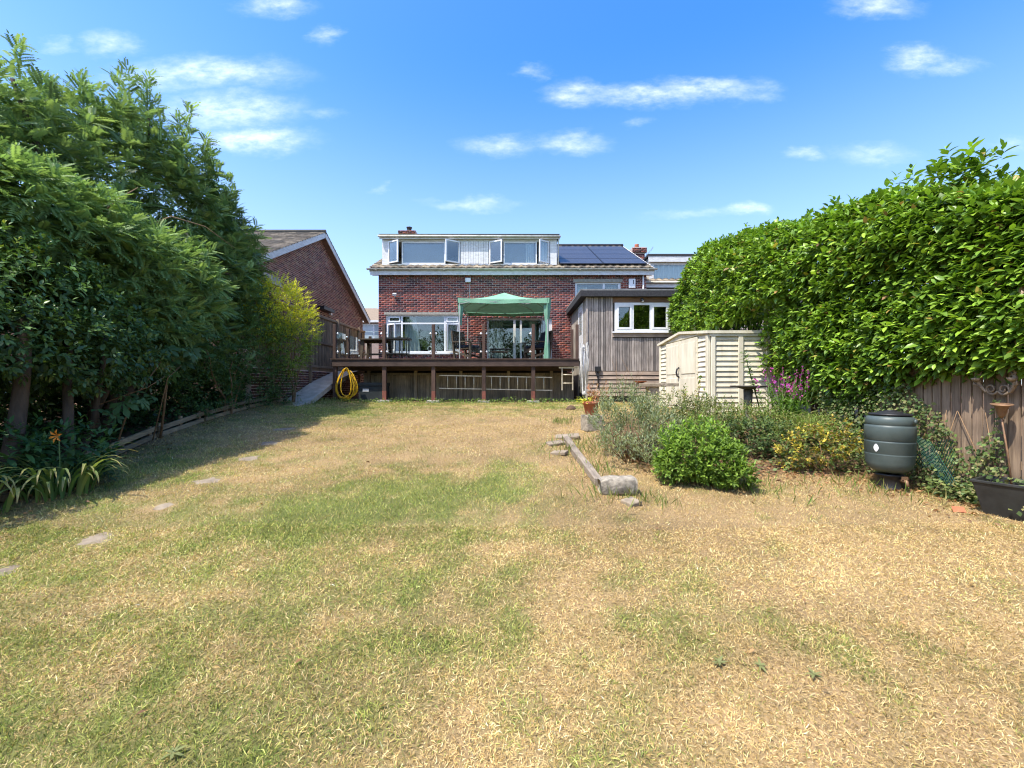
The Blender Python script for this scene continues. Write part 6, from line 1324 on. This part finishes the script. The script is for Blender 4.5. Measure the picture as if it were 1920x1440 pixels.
def bank():
    # bright green bush
    t = thing('green_bush', 'bright green leafy bush at the foot of the bank in front of the shed', 'shrub', (2.3, 5.35, -1.2)); E = [(2.28, 5.40, -.83, .40, .35, .35), (2.46, 5.28, -.94, .31, .30, .25), (2.06, 5.38, -.97, .29, .28, .23), (2.60, 5.02, -1.08, .16, .14, .13)]
    P, o = ell_pts(E, 1100, .3, .25, 21); tm = np.clip((P[:, 2] + 1.2) / .8, 0, 1) * .6 + .4 * rng.random(len(P)); shoot_part('foliage', t, P, o * .8 + (0, 0, .6), 8, .012, leaf_tpl(.40, .14, .12, 2), .072, [(.15, .25, .035), (.21, .34, .045), (.10, .17, .03), (.28, .42, .06)], MAT['leaf'], spread=1.0, droop=.1, tone=.6, tonemap=tm); limb_mesh(t, 'stem', (2.3, 5.35, -1.2), [(2.1, 5.3, -.75), (2.4, 5.4, -.7), (2.6, 5.2, -.85), (2.3, 5.5, -.6)], .014, MAT['twig'], .04, 1)
    # grey-green shrub with dead twigs
    t = thing('grey_leaved_shrub', 'grey-green narrow-leaved shrub with bare brown stems beside the sleeper', 'shrub', (1.75, 6.4, -1.0)); E = [(1.66, 6.6, -.34, .36, .34, .34), (1.42, 6.5, -.58, .28, .28, .24), (1.40, 6.0, -.85, .22, .25, .18), (1.85, 5.85, -.92, .30, .25, .18), (2.05, 6.1, -.62, .26, .26, .24), (1.85, 6.4, -.50, .30, .28, .25)]
    P, o = ell_pts(E, 950, .3, .3, 23); shoot_part('foliage', t, P, o * .6 + (0, 0, .9), 8, .02, diamond_tpl(.24), .065, [(.22, .27, .15), (.30, .34, .20), (.16, .21, .11), (.34, .36, .17)], MAT['leaf'], spread=.7, droop=0, tone=.5)
    m = MB(); rr = random.Random(12)
    for k in range(44): a = Vector((1.72 + rr.uniform(-.14, .2), 6.3 + rr.uniform(-.15, .2), g(1.75, 6.3) - .02)); b = a + Vector((rr.uniform(-.4, .5), rr.uniform(-.35, .3), rr.uniform(.25, .75))); c = a.lerp(b, .5) + Vector((rr.uniform(-.07, .07), rr.uniform(-.07, .07), .04)); m.tube([a, c, b], [.008, .006, .002], 5)
    for k in range(7): a = Vector((1.62 + rr.uniform(-.1, .25), 6.6, -.2)); m.tube([a, a + Vector((rr.uniform(-.06, .06), 0, .25)), a + Vector((rr.uniform(-.15, .15), rr.uniform(-.1, .1), rr.uniform(.35, .6)))], [.004, .003, .0015], 4)
    m.build('dead_stem', MAT['twig'], t)
    # flowering mounds behind
    for nm, lab, E, C, FC, nf in (('white_flowered_bush', 'loose bush dotted with small cream flowers behind the grey-green shrub', [(2.55, 7.2, -.40, .58, .36, .27), (2.95, 6.9, -.50, .48, .36, .24), (2.25, 6.7, -.58, .42, .34, .26)], [(.20, .24, .09), (.26, .25, .10), (.13, .17, .06)], [(.75, .70, .45), (.70, .60, .30)], 420), ('thyme_mound', 'low green and brown mound on top of the bank below the shed', [(3.35, 7.0, -.55, .62, .42, .28), (3.85, 6.8, -.62, .50, .38, .26), (2.75, 6.4, -.72, .42, .32, .24)], [(.15, .24, .05), (.22, .29, .07), (.26, .22, .09)], [(.6, .25, .1)], 8)):
        t = thing(nm, lab, 'shrub', (E[0][0], E[0][1], -.8)); P, o = ell_pts(E, 1000, .4, .3, 27); shoot_part('foliage', t, P, o * .6 + (0, 0, .8), 6, .016, diamond_tpl(.4), .05, C, MAT['leaf'], spread=.8, droop=0, tone=.5)
        k = rng.choice(len(P), min(nf, len(P)), replace=False); leaves('flowers', leaf_tpl(.9, 0, 0, 1), P[k] + o[k] * .06 + (0, 0, .03), rng.normal(0, 1, (len(k), 3)), rng.normal(0, .4, (len(k), 3)) + (0, -.5, .8), rng.uniform(.018, .036, len(k)), FC, MAT['leaf'], t); limb_mesh(t, 'stem', (E[0][0], E[0][1], g(E[0][0], E[0][1])), [(e[0], e[1], e[2]) for e in E], .012, MAT['twig'], .05, 3)
    # tall sprigs by the shed corner
    t = thing('tall_sprig_plant', 'sparse upright sprigs with a few yellowing leaves before the shed door', 'plant', (3.1, 7.3, -.7)); m = MB(); PS = []; rr = random.Random(31)
    for k in range(9):
        a = Vector((2.95 + rr.uniform(-.2, .35), 7.3 + rr.uniform(-.2, .2), -.72)); h = rr.uniform(.4, .85); b = a + Vector((rr.uniform(-.12, .12), rr.uniform(-.1, .1), h)); m.tube([a, a.lerp(b, .5) + Vector((rr.uniform(-.04, .04), 0, 0)), b], [.008, .006, .002], 5)
        for f in np.linspace(.35, 1, 9): PS.append(a.lerp(b, f))
    m.build('stem', MAT['twig'], t); PS = np.array(PS); shoot_part('foliage', t, PS, np.tile((0, 0, 1.), (len(PS), 1)) + rng.normal(0, .3, (len(PS), 3)), 3, .02, leaf_tpl(.45, .1, .15, 2), .075, [(.16, .26, .05), (.24, .33, .06), (.45, .35, .05), (.12, .2, .05)], MAT['leaf'], spread=1, droop=.2)
    # leaning buddleia spire
    t = thing('leaning_spire_plant', 'single leaning leafy spire in front of the shed wall', 'plant', (4.3, 7.7, -.65)); a, b = Vector((4.42, 7.7, -.65)), Vector((4.12, 7.75, .55)); MB().tube([a, a.lerp(b, .5), b], [.012, .01, .003], 6).build('stem', MAT['lily_stem'], t); PS = np.array([a.lerp(b, f) for f in np.linspace(.35, 1, 26)]); shoot_part('foliage', t, PS, np.tile(tuple(b - a), (26, 1)), 4, .015, leaf_tpl(.3, .1, .3, 2), .12, [(.17, .27, .08), (.24, .33, .12), (.13, .21, .07)], MAT['leaf'], spread=1, droop=.45)
    # purple loosestrife and long leaves
    t = thing('purple_loosestrife', 'clump of purple flower spikes above long green leaves under the hedge', 'flowering plant', (4.45, 7.1, -.75)); m = MB(); FP = []; LP = []; rr = random.Random(41)
    for k in range(34):
        a = Vector((4.42 + rr.gauss(0, .15), 7.1 + rr.gauss(0, .12), -.74)); b = a + Vector((rr.gauss(0, .12), rr.gauss(-.02, .1), rr.uniform(.62, 1.05))); m.tube([a, a.lerp(b, .5), b], [.006, .005, .002], 4)
        for f in np.linspace(.2, .7, 8): LP.append(a.lerp(b, f))
        if k % 3: 
            for f in np.linspace(.72, 1.0, 16): FP.append(a.lerp(b, f))
    m.build('stem', MAT['lily_stem'], t); FP = np.array(FP); LP = np.array(LP); n = len(FP); leaves('flowers', leaf_tpl(.8, 0, 0, 1), FP, rng.normal(0, 1, (n, 3)), rng.normal(0, 1, (n, 3)), rng.uniform(.028, .046, n), [(.50, .05, .34), (.40, .07, .42), (.58, .10, .36)], MAT['leaf'], t); shoot_part('foliage', t, LP, np.tile((0, 0, 1.), (len(LP), 1)), 3, .02, diamond_tpl(.2), .12, [(.14, .27, .04), (.20, .34, .05), (.10, .2, .035)], MAT['leaf'], spread=.8, droop=.0, grow=.7)
    # grassy tussock
    t = thing('grassy_tussock', 'pale green arching grass clump right of the purple flowers', 'grass clump', (4.7, 6.75, -.8)); n = 900; c = np.stack([rng.normal(4.62, .20, n), rng.normal(6.8, .18, n), np.full(n, -.80)], 1); d = rng.normal(0, .5, (n, 3)); d[:, 2] = 1; d = unit(d); L = rng.uniform(.25, .62, n); s = unit(np.cross(d, rng.normal(0, 1, (n, 3)))) * .0045; mid = c + d * (L * .6)[:, None]; tip = mid + (d + np.stack([rng.normal(0, .7, n), rng.normal(0, .7, n), -.8 + 0 * L], 1)) * (L * .4)[:, None]
    V = np.stack([c - s, c + s, mid - s, mid + s, tip], 1).reshape(-1, 3); F = (np.array([(0, 1, 3), (0, 3, 2), (2, 3, 4)])[None] + (np.arange(n) * 5)[:, None, None]).reshape(-1, 3); stuff(np_mesh('blades', V, F, np.repeat(pick_col(n, [(.24, .33, .07), (.17, .28, .05), (.40, .36, .14)], .15), 5, 0), MAT['leaf'], t))
    # yellowing shrub left of the butt
    t = thing('yellowing_shrub', 'low shrub with yellow and bronze leaves just left of the water butt', 'shrub', (4.1, 5.7, -1.1)); E = [(4.0, 5.72, -.80, .34, .24, .24), (4.3, 5.75, -.74, .26, .22, .24), (3.75, 5.8, -.92, .25, .2, .18)]; P, o = ell_pts(E, 420, .45, .3, 33); f = rng.random(len(P)) < .38; tp = leaf_tpl(.6, .1, .12, 1)
    shoot_part('yellow_leaves', t, P[f], o[f] + (0, 0, .5), 6, .014, tp, .055, [(.52, .42, .05), (.60, .46, .07), (.42, .24, .06), (.38, .40, .06)], MAT['leaf'], tone=.5); shoot_part('green_leaves', t, P[~f], o[~f] + (0, 0, .5), 6, .014, tp, .055, [(.16, .24, .05), (.10, .16, .04), (.25, .16, .07)], MAT['leaf'], tone=.5)
    limb_mesh(t, 'stem', (4.1, 5.7, -1.15), [(4.0, 5.7, -.7), (4.3, 5.75, -.65), (3.75, 5.8, -.85)], .012, MAT['twig'], .05, 5)
    t = thing('ivy_mound', 'dark green ivy mound tumbling down the bank between the bush and the yellowing shrub', 'shrub', (3.5, 6.3, -1.0)); E = [(3.45, 6.45, -.74, .45, .28, .24), (3.05, 6.55, -.70, .38, .26, .22), (3.85, 6.35, -.78, .34, .25, .22)]; P, o = ell_pts(E, 620, .45, .3, 37); shoot_part('foliage', t, P, o * .8 + (0, -.2, .4), 6, .016, leaf_tpl(.7, .08, .12, 1), .05, [(.07, .125, .038), (.11, .17, .05), (.17, .22, .065), (.05, .09, .03)], MAT['leaf'], spread=1, droop=.25, tone=.6); limb_mesh(t, 'stem', (3.5, 6.3, -1.05), [(3.4, 6.4, -.7), (3.1, 6.5, -.7), (3.8, 6.3, -.75)], .01, MAT['twig'], .05, 15)
    # ivy sheet over the bank and foot of the hedge
    n = 9000; x = rng.uniform(1.5, 5.2, n); y = rng.uniform(5.2, 8.6, n); f = fbm(x * 1.3, y * 1.3, 71, 3); dens = bed_mask(x, y) * np.clip((f - .36) * 4 + (x > 4.2) * .5 + (y > 6.3) * .4, 0, 1) * (1 - .6 * ((y < 6.0) & (x < 3.4))); k = rng.random(n) < dens; x, y = x[k], y[k]; n = len(x)
    z = gz(x, y) + rng.random(n) ** 2 * (.10 + .22 * (fbm(x * 2, y * 2, 73, 2))) + .12 * (x > 4.4) * rng.random(n); leaves('bank_ivy', leaf_tpl(.8, .06, .12, 1), np.stack([x, y, z], 1), rng.normal(0, 1, (n, 3)) * (1, 1, .3) + (-.2, -.6, 0), rng.normal(0, .35, (n, 3)) + (-.3, -.4, 1), rng.uniform(.03, .065, n), [(.085, .135, .04), (.12, .18, .05), (.20, .23, .07), (.055, .09, .03), (.28, .20, .09)], MAT['leaf'], None)
    # ivy climbing the fence
    t = thing('fence_ivy', 'ivy climbing the lower part of the brown fence behind the planter', 'climber', (5.05, 5, -1.2)); n = 7600; y = rng.uniform(3.9, 7.0, n); h = rng.random(n); lim = np.interp(y, [3.9, 4.3, 4.5, 4.75, 4.95, 5.15, 5.5, 6, 7], [.32, .30, .52, .36, .62, .66, .92, 1.0, 1.0]) + (fbm(y * 5, y * 0, 75, 2) - .5) * .35; z = -1.22 + h * 1.38; strand = (np.abs(y - 4.44 - .03 * np.sin(h * 9)) < .04) & (h < .78); k = (h < lim) | strand; y, z, h = y[k], z[k], h[k]; n = len(y); x = 4.97 - rng.random(n) ** 1.5 * (.07 + .28 * (1 - h) ** 2)
    leaves('foliage', leaf_tpl(.8, .06, .12, 1), np.stack([x, y, z], 1), rng.normal(0, .6, (n, 3)) + (-.4, 0, -.4), rng.normal(0, .35, (n, 3)) + (-.9, -.2, .5), rng.uniform(.026, .056, n), [(.09, .16, .045), (.13, .20, .055), (.21, .25, .08), (.06, .11, .032), (.28, .25, .11)], MAT['leaf'], t)
    m = MB(); rr = random.Random(6)
    for k in range(16): y0 = rr.uniform(4.2, 6.4); m.tube([(4.96, y0, -1.2), (4.95, y0 + rr.uniform(-.15, .15), -.8), (4.965, y0 + rr.uniform(-.3, .3), -.3)], [.008, .006, .003], 5)
    m.build('stem', MAT['twig'], t)
    n = 1500; x = rng.uniform(4.15, 5.0, n); y = np.interp(x, [4.1, 5.0], [5.05, 4.42]) + rng.normal(.12, .16, n); kk = (x > 4.62) | (y > 5.35); x, y = x[kk], y[kk]; n = len(x); z = gz(x, y) + rng.random(n) ** 1.7 * .20; leaves('low_ivy', leaf_tpl(.7, .06, .12, 1), np.stack([x, y, z], 1), rng.normal(0, 1, (n, 3)) * (1, 1, .4) + (-.3, -.5, .1), rng.normal(0, .35, (n, 3)) + (-.3, -.3, 1), rng.uniform(.03, .06, n), [(.13, .20, .055), (.19, .24, .075), (.09, .15, .042), (.27, .25, .10)], MAT['leaf'], None)
bank()

def litter():
    # dead leaves and twigs: on the beds, at their edges and a few on the lawn
    X = []; n = 1500; x = rng.uniform(1.7, 5.0, n); y = np.interp(x, [1.5, 3, 4, 5], [6.2, 5.6, 5.45, 4.6]) + rng.normal(.15, .35, n); X.append(np.stack([x, y], 1)); n = 900; y = rng.uniform(3.5, 11, n); X.append(np.stack([border_x(y) + rng.normal(.05, .35, n), y], 1)); n = 60; X.append(np.stack([rng.uniform(-3, 4, n), rng.uniform(1.8, 9, n)], 1)); X.append(np.stack([rng.normal(4.5, .25, 90), rng.normal(4.35, .15, 90)], 1))
    X = np.concatenate(X); n = len(X); z = gz(X[:, 0], X[:, 1]) + .012 + rng.random(n) * .02
    o = leaves('fallen_leaves', leaf_tpl(.5, .15, .25, 1), np.concatenate([X, z[:, None]], 1), rng.normal(0, 1, (n, 3)) * (1, 1, .2), rng.normal(0, .5, (n, 3)) + (0, 0, 1), rng.uniform(.025, .06, n), [(.36, .20, .09), (.28, .14, .06), (.45, .28, .13), (.20, .11, .06)], MAT['leaf'], None)
    # lush weeds along the foot of the deck and at bed edges
    n = 2600; x = rng.uniform(-5.6, 2.3, n); y = 13.75 + rng.normal(0, .12, n); z = gz(x, y) + rng.random(n) ** 2 * (.08 + .14 * fbm(x * 2, x * 0, 81, 2)); leaves('deck_edge_weeds', diamond_tpl(.45), np.stack([x, y, z], 1), rng.normal(0, .8, (n, 3)) + (0, 0, .6), rng.normal(0, .5, (n, 3)) + (0, -.3, 1), rng.uniform(.03, .07, n), [(.12, .22, .04), (.20, .30, .05), (.26, .32, .08)], MAT['leaf'], None)
    # coarse tufts round the block, the sleeper and in the lawn
    spots = [(1.5, 4.75, .16, 70), (1.0, 4.85, .2, 60), (.8, 6.9, .25, 70), (1.25, 6.6, .25, 110), (1.35, 7.2, .25, 120), (1.15, 5.7, .16, 90), (1.05, 9.2, .15, 120), (-5.6, 12.6, .4, 200), (-5.75, 13.4, .25, 160), (4.1, 5.0, .3, 120), (2.9, 5.0, .3, 90)]
    P = np.concatenate([np.stack([rng.normal(a, s, k), rng.normal(b, s, k)], 1) for a, b, s, k in spots]); n = len(P); z = gz(P[:, 0], P[:, 1]); d = rng.normal(0, .45, (n, 3)); d[:, 2] = 1; leaves('coarse_grass', diamond_tpl(.07, .2), np.concatenate([P, z[:, None]], 1), d, rng.normal(0, 1, (n, 3)), rng.uniform(.07, .19, n), [(.16, .24, .05), (.24, .30, .07), (.42, .36, .15)], MAT['leaf'], None)
    # flat weed rosettes in the lawn
    for k, (x, y, lab) in enumerate(((1.08, 2.28, 'left one of three flat weed rosettes in the dry lawn at lower right'), (1.27, 2.24, 'middle one of three flat weed rosettes in the dry lawn at lower right'), (1.50, 2.17, 'right one of three flat weed rosettes in the dry lawn at lower right'), (-1.38, 1.78, 'small pale green weed rosette in the lawn at lower left'))):
        w = thing('weed_rosette', lab, 'weed', (x, y, g(x, y)), 0, 'weed rosettes in the lawn'); rr = random.Random(k); tp = leaf_tpl(.28, .15, .25, 2); o = np_mesh('leaf', tp[0], tp[1], np.repeat(np.array([(.24, .26, .10)]), len(tp[0]), 0), MAT['leaf']); me = o.data; bpy.data.objects.remove(o)
        for i in range(11): a = i * .6 + rr.uniform(-.5, .5); share(me, 'leaf', (x, y, g(x, y) + .018), w, (R(rr.uniform(5, 30)), 0, a), (rr.uniform(.025, .055),) * 3)
litter()

m = MB(); sx, sy = 4.38, 4.28; sz = g(sx, sy)
m.add([(sx - .06, sy, sz + .01), (sx + .05, sy - .02, sz + .008), (sx + .07, sy + .03, sz + .05), (sx - .03, sy + .05, sz + .055), (sx - .055, sy + .008, sz + .006), (sx + .048, sy - .01, sz + .004), (sx + .066, sy + .036, sz + .044), (sx - .026, sy + .056, sz + .049)], [(0, 1, 2, 3), (7, 6, 5, 4), (0, 4, 5, 1), (1, 5, 6, 2), (2, 6, 7, 3), (3, 7, 4, 0)]); tag(m.build('pot_shard', MAT['terracotta']), 'broken orange terracotta shard lying on the grass beside the black planter', 'pot shard')

def trees_behind():
    # the bottom of the garden, seen mirrored in the house windows
    spots = ((-13.5, -15, 9.0, 3.4, 'leftmost garden tree mirrored in the picture window'), (-8, -16, 8.2, 3.0, 'garden tree mirrored in the middle of the picture window'), (-2.5, -15, 8.8, 3.2, 'garden tree mirrored left in the patio door'), (3.2, -16, 8.0, 3.0, 'garden tree mirrored right in the patio door'), (9.5, -15, 9.0, 3.4, 'garden tree mirrored left in the extension window'), (14.5, -14, 8.2, 3.0, 'garden tree mirrored right in the extension window'))
    for k, (x, y, h, r, lab) in enumerate(spots):
        gb = g(x, y); t = thing('garden_tree', lab, 'tree', (x, y, gb), 0, 'trees at the bottom of the garden'); E = [(x, y, gb + h * .62, r, r, h * .38), (x + r * .5, y + .5, gb + h * .5, r * .7, r * .7, h * .3), (x - r * .6, y, gb + h * .45, r * .7, r * .7, h * .32)]
        P, o = ell_pts(E, 700, .5, .3, 40 + k); shoot_part('crown', t, P, o + (0, 0, .4), 6, .1, leaf_tpl(.5, .1, .1, 1), .42, [(.05, .10, .03), (.08, .14, .04), (.035, .07, .025)], MAT['leaf'], tone=.5); limb_mesh(t, 'trunk', (x, y, gb), [(x, y, gb + h * .7), (x + r * .5, y, gb + h * .6), (x - r * .5, y, gb + h * .55)], .2, MAT['bark'], .2, k)
trees_behind()
